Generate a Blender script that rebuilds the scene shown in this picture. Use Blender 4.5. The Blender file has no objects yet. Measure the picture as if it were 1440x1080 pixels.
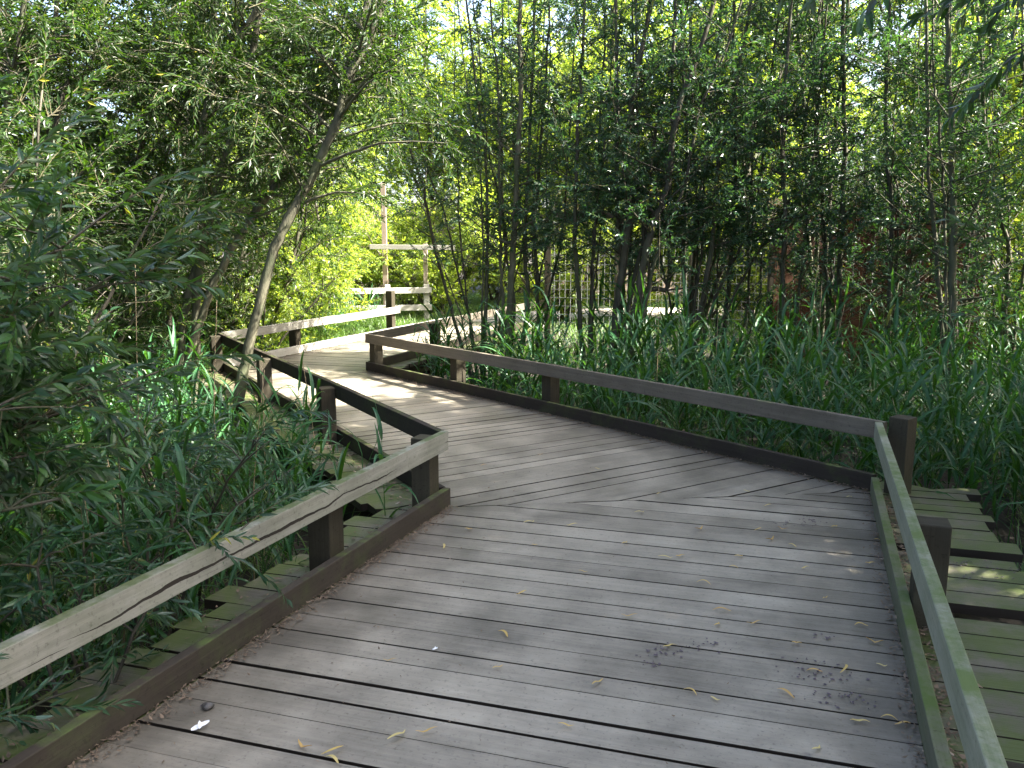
import bpy, math, random
import numpy as np
from mathutils import Vector, Matrix
R_ = math.radians
random.seed(7)
rng = np.random.default_rng(7)
scene = bpy.context.scene
COL = scene.collection

# ------------------------------------------------------------------ camera
H = 1.6
PITCH = 9.65
F = 1165.0
cam = bpy.data.cameras.new('camera')
cam.sensor_width = 36.0
cam.lens = F / 1440 * 36
cam.clip_end = 600
cam.clip_start = 0.05
co = bpy.data.objects.new('camera', cam)
co.location = (0, 0, H)
co.rotation_euler = (R_(90 - PITCH), 0, 0)
COL.objects.link(co)
scene.camera = co
CT, ST = math.cos(R_(PITCH)), math.sin(R_(PITCH))


def ray(px, py):
    dx, dz = (px - 720) / F, -(py - 540) / F
    return np.array([dx, CT + dz * ST, -ST + dz * CT])


def at(px, py, Y):
    """world point seen at photo pixel (px,py) at forward distance Y"""
    d = ray(px, py)
    return np.array([0, 0, H]) + d * (Y / d[1])


def gnd(px, py, z=0.0):
    d = ray(px, py)
    return np.array([0, 0, H]) + d * ((z - H) / d[2])


def online(px, A, B, z=0.0):
    """point on the ground line A-B that stands in photo column px"""
    k = (px - 720) / F
    f = lambda t: (A[0] + (B[0] - A[0]) * t) / ((A[1] + (B[1] - A[1]) * t) * CT + (H - z) * ST) - k
    lo, hi = 0.25, 1.6
    for _ in range(60):
        m = (lo + hi) / 2
        if (f(lo) < 0) == (f(m) < 0):
            lo = m
        else:
            hi = m
    t = (lo + hi) / 2
    return np.array([A[0] + (B[0] - A[0]) * t, A[1] + (B[1] - A[1]) * t])


# ------------------------------------------------------------------ node helpers
def mat(name):
    m = bpy.data.materials.new(name)
    m.use_nodes = True
    nt = m.node_tree
    nt.nodes.clear()
    return m, nt


def N(nt, t, **kw):
    n = nt.nodes.new('ShaderNode' + t)
    for k, v in kw.items():
        if k.startswith('_'):
            setattr(n, k[1:], v)
        else:
            n.inputs[k.replace('__', ' ')].default_value = v
    return n


def ramp(nt, stops):
    n = nt.nodes.new('ShaderNodeValToRGB')
    e = n.color_ramp.elements
    while len(e) > 1:
        e.remove(e[-1])
    e[0].position = stops[0][0]
    e[0].color = (*stops[0][1], 1)
    for p, c in stops[1:]:
        x = e.new(p)
        x.color = (*c, 1)
    return n


def mixc(nt, fac, a, b, mode='MIX'):
    n = nt.nodes.new('ShaderNodeMix')
    n.data_type = 'RGBA'
    n.blend_type = mode
    L = nt.links.new
    for i, v in ((0, fac), (6, a), (7, b)):
        if hasattr(v, 'is_output'):
            L(v, n.inputs[i])
        elif i == 0:
            n.inputs[0].default_value = v
        else:
            n.inputs[i].default_value = (*v, 1)
    return n.outputs[2]


def math_(nt, op, a, b=None, clamp=False):
    n = nt.nodes.new('ShaderNodeMath')
    n.operation = op
    n.use_clamp = clamp
    for i, v in ((0, a), (1, b)):
        if v is None:
            continue
        if hasattr(v, 'is_output'):
            nt.links.new(v, n.inputs[i])
        else:
            n.inputs[i].default_value = v
    return n.outputs[0]


def leaf_mat(name, stops, trans, tfac, under, rough=0.42, spec=0.5):
    m, nt = mat(name)
    L = nt.links.new
    a = N(nt, 'Attribute', _attribute_name='rnd')
    r = ramp(nt, stops)
    L(a.outputs['Fac'], r.inputs[0])
    g = N(nt, 'NewGeometry')
    c = mixc(nt, g.outputs['Backfacing'], r.outputs[0], under)
    c2 = mixc(nt, 0.55, r.outputs[0], under)
    cc = mixc(nt, g.outputs['Backfacing'], r.outputs[0], c2)
    p = N(nt, 'BsdfPrincipled', Roughness=rough)
    p.inputs['Specular IOR Level'].default_value = spec
    L(cc, p.inputs['Base Color'])
    t = N(nt, 'BsdfTranslucent')
    tc = mixc(nt, 0.5, trans, mixc(nt, 1.0, r.outputs[0], (2.2, 2.2, 1.2), 'MULTIPLY'))
    L(tc, t.inputs['Color'])
    mx = N(nt, 'MixShader', Fac=tfac)
    L(p.outputs[0], mx.inputs[1])
    L(t.outputs[0], mx.inputs[2])
    o = N(nt, 'OutputMaterial')
    L(mx.outputs[0], o.inputs[0])
    return m


def bark_mat(name, c1, c2, moss=(0.06, 0.08, 0.03)):
    m, nt = mat(name)
    L = nt.links.new
    tc = N(nt, 'TexCoord')
    mp = N(nt, 'Mapping')
    mp.inputs['Scale'].default_value = (1, 1, 0.35)
    L(tc.outputs['Object'], mp.inputs[0])
    n1 = N(nt, 'TexNoise', Scale=9.0, Detail=8.0, Roughness=0.65)
    L(mp.outputs[0], n1.inputs['Vector'])
    n2 = N(nt, 'TexNoise', Scale=60.0, Detail=4.0)
    L(mp.outputs[0], n2.inputs['Vector'])
    r = ramp(nt, [(0.35, c1), (0.65, c2)])
    L(n1.outputs[0], r.inputs[0])
    n3 = N(nt, 'TexNoise', Scale=3.0, Detail=5.0)
    L(tc.outputs['Object'], n3.inputs['Vector'])
    r3 = ramp(nt, [(0.5, (0, 0, 0)), (0.66, (1, 1, 1))])
    L(n3.outputs[0], r3.inputs[0])
    c = mixc(nt, math_(nt, 'MULTIPLY', r3.outputs[0], 0.6), r.outputs[0], moss)
    p = N(nt, 'BsdfPrincipled', Roughness=0.85)
    L(c, p.inputs['Base Color'])
    b = N(nt, 'Bump', Strength=0.5, Distance=0.01)
    L(n2.outputs[0], b.inputs['Height'])
    L(b.outputs[0], p.inputs['Normal'])
    o = N(nt, 'OutputMaterial')
    L(p.outputs[0], o.inputs[0])
    return m


RTC = 0.475 - 0.0575


def wood_mat(name, dark, light, moss=0.0, mosscol=(0.07, 0.10, 0.03), rough=0.75, bump=0.4, deck=False, spec=0.15, crack=False):
    m, nt = mat(name)
    L = nt.links.new
    uv = N(nt, 'UVMap')
    a = N(nt, 'Attribute', _attribute_name='rnd')
    mp = N(nt, 'Mapping')
    mp.inputs['Scale'].default_value = (1.6, 45, 1)
    L(uv.outputs[0], mp.inputs[0])
    g = N(nt, 'TexNoise', Scale=1.0, Detail=6.0, Roughness=0.7, Distortion=0.35)
    L(mp.outputs[0], g.inputs['Vector'])
    mp2 = N(nt, 'Mapping')
    mp2.inputs['Scale'].default_value = (5, 160, 1)
    L(uv.outputs[0], mp2.inputs[0])
    g2 = N(nt, 'TexNoise', Scale=1.0, Detail=3.0)
    L(mp2.outputs[0], g2.inputs['Vector'])
    tc = N(nt, 'TexCoord')
    bl = N(nt, 'TexNoise', Scale=2.6, Detail=6.0, Roughness=0.62)
    L(tc.outputs['Object'], bl.inputs['Vector'])
    s = math_(nt, 'MULTIPLY', g.outputs[0], 0.30 if deck else 0.45)
    s = math_(nt, 'ADD', s, math_(nt, 'MULTIPLY', bl.outputs[0], 0.62 if deck else 0.4))
    s = math_(nt, 'ADD', s, math_(nt, 'MULTIPLY', a.outputs['Fac'], 0.13 if deck else 0.28))
    r = ramp(nt, [(0.32, dark), (0.78, light)])
    L(s, r.inputs[0])
    c = r.outputs[0]
    # fine dirt flecks
    fl = N(nt, 'TexNoise', Scale=55.0, Detail=5.0, Roughness=0.7)
    L(tc.outputs['Object'], fl.inputs['Vector'])
    rf = ramp(nt, [(0.56, (0, 0, 0)), (0.70, (1, 1, 1))])
    L(fl.outputs[0], rf.inputs[0])
    c = mixc(nt, math_(nt, 'MULTIPLY', rf.outputs[0], 0.55), c, tuple(x * 0.5 for x in dark))
    ms = N(nt, 'TexNoise', Scale=4.0, Detail=8.0, Roughness=0.7)
    L(tc.outputs['Object'], ms.inputs['Vector'])
    if deck:
        e = N(nt, 'Attribute', _attribute_name='edge')
        # trodden middle, dirty margins inside the kerbs, moss outside them
        w = math_(nt, 'ADD', e.outputs['Fac'], math_(nt, 'MULTIPLY', math_(nt, 'SUBTRACT', bl.outputs[0], 0.5), 0.7))
        rd = ramp(nt, [(0.0, (1, 1, 1)), (0.1, (0.85, 0.85, 0.85)), (0.55, (0, 0, 0))])
        L(w, rd.inputs[0])
        c = mixc(nt, math_(nt, 'MULTIPLY', rd.outputs[0], 0.7), c, tuple(x * 0.62 for x in dark))
        c = mixc(nt, math_(nt, 'GREATER_THAN', e.outputs['Fac'], 5.0), c, (0.022, 0.017, 0.012))  # board sides near-black: shade of the gaps painted into the colour
        out = math_(nt, 'LESS_THAN', e.outputs['Fac'], 0.0)
        rm = ramp(nt, [(0.38, (0, 0, 0)), (0.56, (1, 1, 1))])
        L(ms.outputs[0], rm.inputs[0])
        c = mixc(nt, math_(nt, 'MULTIPLY', math_(nt, 'MULTIPLY', rm.outputs[0], out), 0.8), c, mosscol)
        # trodden berry stains by the right-hand kerb
        vo = N(nt, 'TexVoronoi', Scale=7.0)
        L(tc.outputs['Object'], vo.inputs['Vector'])
        st = ramp(nt, [(0.06, (1, 1, 1)), (0.13, (0, 0, 0))])
        L(vo.outputs['Distance'], st.inputs[0])
        big = N(nt, 'TexNoise', Scale=1.3, Detail=2.0)
        L(tc.outputs['Object'], big.inputs['Vector'])
        gate = math_(nt, 'GREATER_THAN', big.outputs[0], 0.6)
        c = mixc(nt, math_(nt, 'MULTIPLY', math_(nt, 'MULTIPLY', st.outputs[0], gate), 0.3), c, (0.05, 0.035, 0.05))
    elif moss > 0:
        rm = ramp(nt, [(0.62 - 0.3 * moss, (0, 0, 0)), (0.8 - 0.25 * moss, (1, 1, 1))])
        L(ms.outputs[0], rm.inputs[0])
        ge = N(nt, 'NewGeometry')
        sp = N(nt, 'SeparateXYZ')
        L(ge.outputs['True Normal'], sp.inputs[0])
        up = math_(nt, 'MAXIMUM', sp.outputs[2], 0.25)
        c = mixc(nt, math_(nt, 'MULTIPLY', math_(nt, 'MULTIPLY', rm.outputs[0], up), 0.9), c, mosscol)
    if crack:
        sx = N(nt, 'SeparateXYZ')
        L(tc.outputs['Object'], sx.inputs[0])
        for z0, amp, lo in ((-0.010, 0.05, 0.40), (-0.035, 0.03, 0.52)):
            cb = N(nt, 'CombineXYZ')
            L(math_(nt, 'MULTIPLY', sx.outputs[1], 1.9), cb.inputs[0])
            cb.inputs[1].default_value = z0 * 300
            cn = N(nt, 'TexNoise', Scale=1.0, Detail=5.0, Roughness=0.55)
            L(cb.outputs[0], cn.inputs['Vector'])
            cz = math_(nt, 'ADD', math_(nt, 'MULTIPLY', math_(nt, 'SUBTRACT', cn.outputs[0], 0.5), amp * 2), RTC + z0)
            dd_ = math_(nt, 'ABSOLUTE', math_(nt, 'SUBTRACT', sx.outputs[2], cz))
            cm = N(nt, 'TexNoise', Scale=0.9, Detail=2.0)
            L(cb.outputs[0], cm.inputs['Vector'])
            wv = math_(nt, 'MULTIPLY', math_(nt, 'SUBTRACT', cm.outputs[0], lo), 0.030)
            c = mixc(nt, math_(nt, 'LESS_THAN', dd_, wv), c, (0.03, 0.025, 0.02))
    p = N(nt, 'BsdfPrincipled')
    p.inputs['Specular IOR Level'].default_value = spec
    rr = math_(nt, 'ADD', math_(nt, 'MULTIPLY', bl.outputs[0], 0.25), rough - 0.12)
    L(rr, p.inputs['Roughness'])
    L(c, p.inputs['Base Color'])
    b = N(nt, 'Bump', Strength=bump, Distance=0.004)
    L(math_(nt, 'ADD', g.outputs[0], math_(nt, 'MULTIPLY', g2.outputs[0], 0.5)), b.inputs['Height'])
    L(b.outputs[0], p.inputs['Normal'])
    o = N(nt, 'OutputMaterial')
    L(p.outputs[0], o.inputs[0])
    return m


def plain_mat(name, c1, c2, scale=6.0, rough=0.8, bump=0.0, detail=6.0):
    m, nt = mat(name)
    L = nt.links.new
    tc = N(nt, 'TexCoord')
    n = N(nt, 'TexNoise', Scale=scale, Detail=detail, Roughness=0.65)
    L(tc.outputs['Object'], n.inputs['Vector'])
    r = ramp(nt, [(0.35, c1), (0.65, c2)])
    L(n.outputs[0], r.inputs[0])
    p = N(nt, 'BsdfPrincipled', Roughness=rough)
    L(r.outputs[0], p.inputs['Base Color'])
    if bump:
        b = N(nt, 'Bump', Strength=bump, Distance=0.02)
        L(n.outputs[0], b.inputs['Height'])
        L(b.outputs[0], p.inputs['Normal'])
    o = N(nt, 'OutputMaterial')
    L(p.outputs[0], o.inputs[0])
    return m


M = {}
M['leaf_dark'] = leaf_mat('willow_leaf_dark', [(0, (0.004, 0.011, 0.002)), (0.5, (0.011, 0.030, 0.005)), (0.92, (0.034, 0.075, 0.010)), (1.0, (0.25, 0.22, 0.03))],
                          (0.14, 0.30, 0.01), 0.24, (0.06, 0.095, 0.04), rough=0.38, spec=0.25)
M['leaf_blue'] = leaf_mat('osier_leaf', [(0, (0.006, 0.022, 0.012)), (0.5, (0.017, 0.052, 0.027)), (0.95, (0.045, 0.105, 0.044)), (1.0, (0.28, 0.26, 0.04))],
                          (0.13, 0.30, 0.02), 0.26, (0.13, 0.20, 0.15), rough=0.33, spec=0.36)
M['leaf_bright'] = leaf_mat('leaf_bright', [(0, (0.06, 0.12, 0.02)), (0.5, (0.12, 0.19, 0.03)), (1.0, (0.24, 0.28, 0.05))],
                            (0.50, 0.60, 0.04), 0.55, (0.16, 0.22, 0.09))  # lit counterpart of the dark leaf: sunlight put into colour and translucence
M['leaf_sallow'] = leaf_mat('sallow_leaf', [(0, (0.007, 0.024, 0.008)), (0.6, (0.022, 0.062, 0.018)), (1.0, (0.06, 0.13, 0.03))],
                            (0.14, 0.34, 0.015), 0.22, (0.16, 0.21, 0.15), rough=0.33, spec=0.33)
M['reed'] = leaf_mat('reed_leaf', [(0, (0.005, 0.020, 0.006)), (0.5, (0.016, 0.060, 0.018)), (0.88, (0.050, 0.14, 0.032)), (0.96, (0.17, 0.23, 0.05)), (1.0, (0.3, 0.24, 0.12))],
                     (0.14, 0.36, 0.02), 0.26, (0.04, 0.12, 0.05), rough=0.38, spec=0.3)
M['grass'] = leaf_mat('grass_blade', [(0, (0.04, 0.09, 0.02)), (0.7, (0.08, 0.16, 0.03)), (1.0, (0.22, 0.2, 0.07))],
                      (0.2, 0.36, 0.04), 0.35, (0.1, 0.17, 0.05))
M['straw'] = leaf_mat('dead_reed', [(0, (0.14, 0.10, 0.06)), (1.0, (0.38, 0.30, 0.18))], (0.3, 0.22, 0.1), 0.15, (0.3, 0.25, 0.15), rough=0.7)
M['twig'] = bark_mat('twig_bark', (0.06, 0.05, 0.025), (0.12, 0.11, 0.05))
M['bark_pale'] = bark_mat('willow_bark', (0.040, 0.040, 0.023), (0.125, 0.118, 0.075), (0.05, 0.07, 0.025))
M['bark_dark'] = bark_mat('dark_bark', (0.030, 0.026, 0.018), (0.085, 0.075, 0.05))
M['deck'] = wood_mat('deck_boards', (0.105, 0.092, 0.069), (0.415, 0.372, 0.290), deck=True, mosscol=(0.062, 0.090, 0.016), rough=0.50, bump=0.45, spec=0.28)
M['rail_grey'] = wood_mat('rail_weathered', (0.20, 0.19, 0.16), (0.50, 0.48, 0.43), moss=0.3, mosscol=(0.12, 0.15, 0.06))
M['rail_cracked'] = wood_mat('rail_cracked', (0.10, 0.098, 0.080), (0.40, 0.385, 0.335), moss=1.0, mosscol=(0.075, 0.10, 0.03), crack=True)
M['rail_dark'] = wood_mat('rail_brown', (0.055, 0.046, 0.036), (0.185, 0.160, 0.125), moss=0.25, mosscol=(0.10, 0.13, 0.04))
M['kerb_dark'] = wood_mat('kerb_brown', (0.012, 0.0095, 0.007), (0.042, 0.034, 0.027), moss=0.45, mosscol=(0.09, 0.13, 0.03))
M['kerb_moss'] = wood_mat('kerb_mossy', (0.020, 0.017, 0.013), (0.070, 0.058, 0.045), moss=0.3, mosscol=(0.10, 0.15, 0.035))
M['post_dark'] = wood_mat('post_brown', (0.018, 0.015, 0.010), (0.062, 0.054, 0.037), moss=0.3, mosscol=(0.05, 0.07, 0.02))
M['kerb_green'] = wood_mat('kerb_green', (0.05, 0.052, 0.032), (0.17, 0.165, 0.12), moss=0.7, mosscol=(0.07, 0.11, 0.025))
M['rail_mossy'] = wood_mat('rail_mossy', (0.11, 0.115, 0.08), (0.34, 0.34, 0.27), moss=0.9, mosscol=(0.09, 0.13, 0.035))
M['fence_brown'] = wood_mat('fence_brown', (0.014, 0.007, 0.004), (0.055, 0.024, 0.012), rough=0.85)
M['fence_tan'] = wood_mat('fence_tan', (0.22, 0.17, 0.13), (0.42, 0.34, 0.27), rough=0.85)
M['soil'] = plain_mat('marsh_soil', (0.012, 0.009, 0.006), (0.040, 0.031, 0.021), 5.0, 0.9, 0.5)
M['gravel'] = plain_mat('pale_gravel', (0.36, 0.31, 0.27), (0.52, 0.46, 0.41), 40.0, 0.9, 0.2)
M['litter'] = leaf_mat('dry_litter', [(0, (0.03, 0.022, 0.016)), (0.6, (0.10, 0.065, 0.045)), (0.9, (0.28, 0.20, 0.14)), (1, (0.55, 0.5, 0.45))],
                       (0.2, 0.12, 0.06), 0.1, (0.2, 0.15, 0.1), rough=0.8)
M['fallen'] = leaf_mat('fallen_leaf', [(0, (0.40, 0.17, 0.02)), (0.6, (0.55, 0.33, 0.03)), (1, (0.6, 0.52, 0.2))], (0.5, 0.35, 0.05), 0.15, (0.45, 0.36, 0.15), rough=0.6)
M['berry'] = plain_mat('crushed_berry', (0.045, 0.030, 0.040), (0.12, 0.09, 0.105), 60.0, 0.6)
M['feather'] = plain_mat('feather_white', (0.75, 0.75, 0.74), (0.85, 0.85, 0.84), 30.0, 0.7)
M['snail'] = plain_mat('dark_shell', (0.03, 0.028, 0.025), (0.10, 0.09, 0.08), 30.0, 0.5)
M['wire'] = plain_mat('galvanised_wire', (0.3, 0.3, 0.3), (0.4, 0.4, 0.4), 30.0, 0.5)


def brick_mat():
    m, nt = mat('pale_brick')
    L = nt.links.new
    uv = N(nt, 'UVMap')
    b = N(nt, 'TexBrick', Scale=1.0)
    b.inputs['Color1'].default_value = (0.50, 0.36, 0.30, 1)
    b.inputs['Color2'].default_value = (0.42, 0.27, 0.22, 1)
    b.inputs['Mortar'].default_value = (0.55, 0.52, 0.48, 1)
    b.inputs['Brick Width'].default_value = 0.215
    b.inputs['Row Height'].default_value = 0.075
    b.inputs['Mortar Size'].default_value = 0.008
    L(uv.outputs[0], b.inputs['Vector'])
    p = N(nt, 'BsdfPrincipled', Roughness=0.85)
    L(b.outputs['Color'], p.inputs['Base Color'])
    o = N(nt, 'OutputMaterial')
    L(p.outputs[0], o.inputs[0])
    return m


M['brick'] = brick_mat()
M['tiles'] = plain_mat('roof_tiles', (0.38, 0.33, 0.31), (0.52, 0.46, 0.43), 12.0, 0.85, 0.3)
M['white_paint'] = plain_mat('white_paint', (0.72, 0.72, 0.70), (0.8, 0.8, 0.78), 5.0, 0.5)
M['glass'] = plain_mat('dark_glass', (0.02, 0.025, 0.03), (0.04, 0.045, 0.05), 2.0, 0.08)


# ------------------------------------------------------------------ mesh plumbing
def link(name, me, m=None, parent=None, loc=None):
    o = bpy.data.objects.new(name, me)
    COL.objects.link(o)
    if me is not None and m is not None:
        for x in (m if isinstance(m, (list, tuple)) else [m]):
            me.materials.append(x)
    if parent is not None:
        o.parent = parent
    if loc is not None:
        o.location = loc
    return o


def tag(o, label=None, cat=None, group=None, kind=None):
    if label:
        o['label'] = label
    if cat:
        o['category'] = cat
    if group:
        o['group'] = group
    if kind:
        o['kind'] = kind
    return o


def thing(name, label, cat, loc=(0, 0, 0), group=None):
    o = bpy.data.objects.new(name, None)
    o.empty_display_size = 0.1
    COL.objects.link(o)
    o.location = loc
    return tag(o, label, cat, group)


def np_mesh(name, V, faces, rnd=None, matidx=None, smooth=False, uv=None, edge=None):
    """V (n,3); faces list of arrays each (k,3) or (k,4)."""
    me = bpy.data.meshes.new(name)
    V = np.asarray(V, dtype=np.float32)
    fl = [np.asarray(f, dtype=np.int32) for f in faces if len(f)]
    nl = sum(f.size for f in fl)
    nf = sum(len(f) for f in fl)
    me.vertices.add(len(V))
    me.vertices.foreach_set('co', V.ravel())
    me.loops.add(nl)
    me.loops.foreach_set('vertex_index', np.concatenate([f.ravel() for f in fl]))
    me.polygons.add(nf)
    tot = np.concatenate([np.full(len(f), f.shape[1], np.int32) for f in fl])
    st = np.concatenate([[0], np.cumsum(tot)[:-1]]).astype(np.int32)
    me.polygons.foreach_set('loop_start', st)
    me.polygons.foreach_set('loop_total', tot)
    if matidx is not None:
        me.polygons.foreach_set('material_index', np.concatenate([np.asarray(x, np.int32) for x in matidx if len(x)]))
    me.polygons.foreach_set('use_smooth', np.full(nf, smooth))
    if rnd is not None:
        a = me.attributes.new('rnd', 'FLOAT', 'POINT')
        a.data.foreach_set('value', np.asarray(rnd, np.float32))
    if edge is not None:
        a = me.attributes.new('edge', 'FLOAT', 'POINT')
        a.data.foreach_set('value', np.asarray(edge, np.float32))
    if uv is not None:
        u = me.uv_layers.new(name='UVMap')
        u.data.foreach_set('uv', np.asarray(uv, np.float32).ravel())
    me.update(calc_edges=True)
    return me


class Soup:
    """accumulates vertex blocks with tris/quads, a per-vertex rnd and a material index"""

    def __init__(s):
        s.V, s.T, s.Q, s.R, s.mt, s.mq, s.n = [], [], [], [], [], [], 0

    def add(s, V, T=None, Q=None, r=0.5, m=0):
        V = np.asarray(V, float).reshape(-1, 3)
        k = len(V)
        s.V.append(V)
        s.R.append(np.broadcast_to(np.asarray(r, float), (k,)).copy())
        if T is not None and len(T):
            T = np.asarray(T, int).reshape(-1, 3)
            s.T.append(T + s.n)
            s.mt.append(np.broadcast_to(np.asarray(m), (len(T),)).copy())
        if Q is not None and len(Q):
            Q = np.asarray(Q, int).reshape(-1, 4)
            s.Q.append(Q + s.n)
            s.mq.append(np.broadcast_to(np.asarray(m), (len(Q),)).copy())
        s.n += k

    def pack(s):
        c = lambda L, w, d=int: np.concatenate(L) if L else np.zeros((0, w) if w else (0,), d)
        return dict(V=c(s.V, 3, float), T=c(s.T, 3), Q=c(s.Q, 4), R=c(s.R, 0, float), mt=c(s.mt, 0), mq=c(s.mq, 0))

    def mesh(s, name, off=(0, 0, 0), smooth=False):
        p = s.pack()
        return np_mesh(name, p['V'] - np.asarray(off), [p['T'], p['Q']], p['R'], [p['mt'], p['mq']], smooth)

    def stamp(s, tmpl, Rm, P, sc, jitter=0.15):
        """many copies of a packed template: Rm (n,3,3), P (n,3), sc (n,)"""
        n = len(P)
        if n == 0:
            return
        k = len(tmpl['V'])
        V = np.einsum('nij,kj->nki', Rm, tmpl['V']) * np.asarray(sc)[:, None, None] + P[:, None, :]
        r = np.clip(tmpl['R'][None, :] + rng.uniform(-jitter, jitter, (n, 1)), 0, 1)
        off = (np.arange(n) * k)[:, None, None]
        T = (tmpl['T'][None] + off).reshape(-1, 3) if len(tmpl['T']) else None
        Q = (tmpl['Q'][None] + off).reshape(-1, 4) if len(tmpl['Q']) else None
        s.V.append(V.reshape(-1, 3))
        s.R.append(r.ravel())
        if T is not None:
            s.T.append(T + s.n)
            s.mt.append(np.tile(tmpl['mt'], n))
        if Q is not None:
            s.Q.append(Q + s.n)
            s.mq.append(np.tile(tmpl['mq'], n))
        s.n += n * k


def unit(v):
    v = np.asarray(v, float)
    return v / (np.linalg.norm(v, axis=-1, keepdims=True) + 1e-9)


def frames(D, roll=None):
    """(n,3,3) with columns: x=D, y=side, z=up-ish"""
    D = unit(D)
    up = np.tile([0., 0., 1.], (len(D), 1))
    bad = np.abs(D[:, 2]) > 0.97
    up[bad] = [1., 0., 0.]
    y = unit(np.cross(up, D))
    z = np.cross(D, y)
    if roll is not None:
        c, s_ = np.cos(roll)[:, None], np.sin(roll)[:, None]
        y, z = y * c + z * s_, z * c - y * s_
    return np.stack([D, y, z], axis=2)


def tube(s, P, r, sides=6, m=0, rnd=0.5, cap=True):
    P = np.asarray(P, float)
    n = len(P)
    r = np.broadcast_to(np.asarray(r, float), (n,))
    T = unit(np.gradient(P, axis=0))
    ref = np.array([0.31, 0.87, 0.2])
    a = unit(np.cross(T, ref))
    b = np.cross(T, a)
    ang = np.arange(sides) * 2 * math.pi / sides
    V = P[:, None, :] + r[:, None, None] * (a[:, None, :] * np.cos(ang)[None, :, None] + b[:, None, :] * np.sin(ang)[None, :, None])
    Q = []
    for i in range(n - 1):
        for j in range(sides):
            k = (j + 1) % sides
            Q.append((i * sides + j, i * sides + k, (i + 1) * sides + k, (i + 1) * sides + j))
    V = V.reshape(-1, 3)
    Tt = []
    if cap:
        V = np.vstack([V, P[-1]])
        e = (n - 1) * sides
        Tt = [(e + j, e + (j + 1) % sides, len(V) - 1) for j in range(sides)]
    s.add(V, Tt, Q, rnd, m)


def smooth_path(pts, n):
    """Catmull-Rom resample"""
    P = np.asarray(pts, float)
    P = np.vstack([2 * P[0] - P[1], P, 2 * P[-1] - P[-2]])
    m = len(P) - 3
    out = []
    for t in np.linspace(0, m - 1e-6, n):
        i = int(t)
        f = t - i
        a, b, c, d = P[i], P[i + 1], P[i + 2], P[i + 3]
        out.append(0.5 * (2 * b + (c - a) * f + (2 * a - 5 * b + 4 * c - d) * f * f + (3 * b - a - 3 * c + d) * f ** 3))
    return np.array(out)


# ------------------------------------------------------------------ leaf and shoot templates
def leaf_simple(L, W):
    V = np.array([(0, 0, 0), (0.42 * L, W, 0.35 * W), (L, 0, -0.12 * L), (0.42 * L, -W, 0.35 * W)])
    return V, [(0, 2, 1), (0, 3, 2)], []


def leaf_fine(L, W, curl=0.25):
    xs = [0.0, 0.14, 0.36, 0.62, 0.84, 1.0]
    ws = [0.0, 0.62, 1.0, 0.86, 0.42, 0.0]
    V, T, Q = [(0, 0, 0)], [], []
    for x, w in zip(xs[1:-1], ws[1:-1]):
        z = -curl * L * x * x
        V += [(x * L, w * W, z + 0.3 * w * W), (x * L, 0, z), (x * L, -w * W, z + 0.3 * w * W)]
    V.append((L, 0, -curl * L))
    T += [(0, 2, 1), (0, 3, 2)]
    for i in range(3):
        a = 1 + 3 * i
        Q += [(a, a + 1, a + 4, a + 3), (a + 1, a + 2, a + 5, a + 4)]
    e = len(V) - 1
    T += [(10, 11, e), (11, 12, e)]
    return np.array(V), T, Q


def shoot_template(length, nleaf, L, W, droop, fine=False, seed=0, stem=0.0035, spread=50, start=0.12):
    rs = np.random.default_rng(seed)
    s = Soup()
    t = np.linspace(0, 1, 6)
    bend = rs.uniform(-0.15, 0.15)
    path = lambda t: np.stack([t * length * (1 - 0.15 * t), bend * length * t * t, -droop * length * t * t], axis=-1)
    tube(s, path(t), stem * (1 - 0.7 * t), 3, m=1)
    ph = rs.uniform(0, 6)
    for i in range(nleaf):
        u = start + (1 - start) * (i + rs.uniform(-.3, .3)) / nleaf
        u = min(max(u, 0), 1)
        p = path(np.array(u))
        tg = unit(path(np.array(min(u + .03, 1.03))) - path(np.array(u - 0.01)))
        a = ph + i * 2.4 + rs.uniform(-.4, .4)
        side = np.array([0, math.cos(a), math.sin(a) * 0.75])
        sp = R_(spread * (1 - 0.45 * u) + rs.uniform(-12, 12))
        d = unit(tg * math.cos(sp) + side * math.sin(sp) + np.array([0, 0, -0.18]))
        l = L * rs.uniform(0.65, 1.1) * (1 - 0.35 * max(0, u - 0.75) / 0.25)
        w = W * rs.uniform(0.8, 1.15)
        V, T, Q = (leaf_fine if fine else leaf_simple)(l, w)
        Rm = frames(d[None], np.array([rs.normal(0, 1.0)]))[0]
        s.add(V @ Rm.T + p, T, Q, rs.beta(2, 2.2), 0)
    return s.pack()


SH = {}
SH['willow'] = [shoot_template(0.62, 24, 0.090, 0.0105, 0.28, seed=i) for i in range(6)]
SH['willow_up'] = [shoot_template(0.55, 24, 0.085, 0.0115, 0.10, seed=20 + i, spread=58) for i in range(6)]
SH['broad'] = [shoot_template(0.50, 20, 0.075, 0.018, 0.2, seed=40 + i, spread=65) for i in range(6)]
SH['osier'] = [shoot_template(0.46, 17, 0.080, 0.0135, 0.05, seed=140 + i, spread=62) for i in range(6)]
SH['far'] = [shoot_template(0.85, 26, 0.12, 0.028, 0.2, seed=60 + i, spread=65) for i in range(5)]
SH['near'] = [shoot_template(0.50, 17, 0.100, 0.0125, 0.18, fine=True, seed=80 + i, spread=48, stem=0.003) for i in range(6)]
SH['nearwillow'] = [shoot_template(0.6, 22, 0.105, 0.0085, 0.35, fine=True, seed=100 + i, spread=38, stem=0.0025) for i in range(6)]


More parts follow.
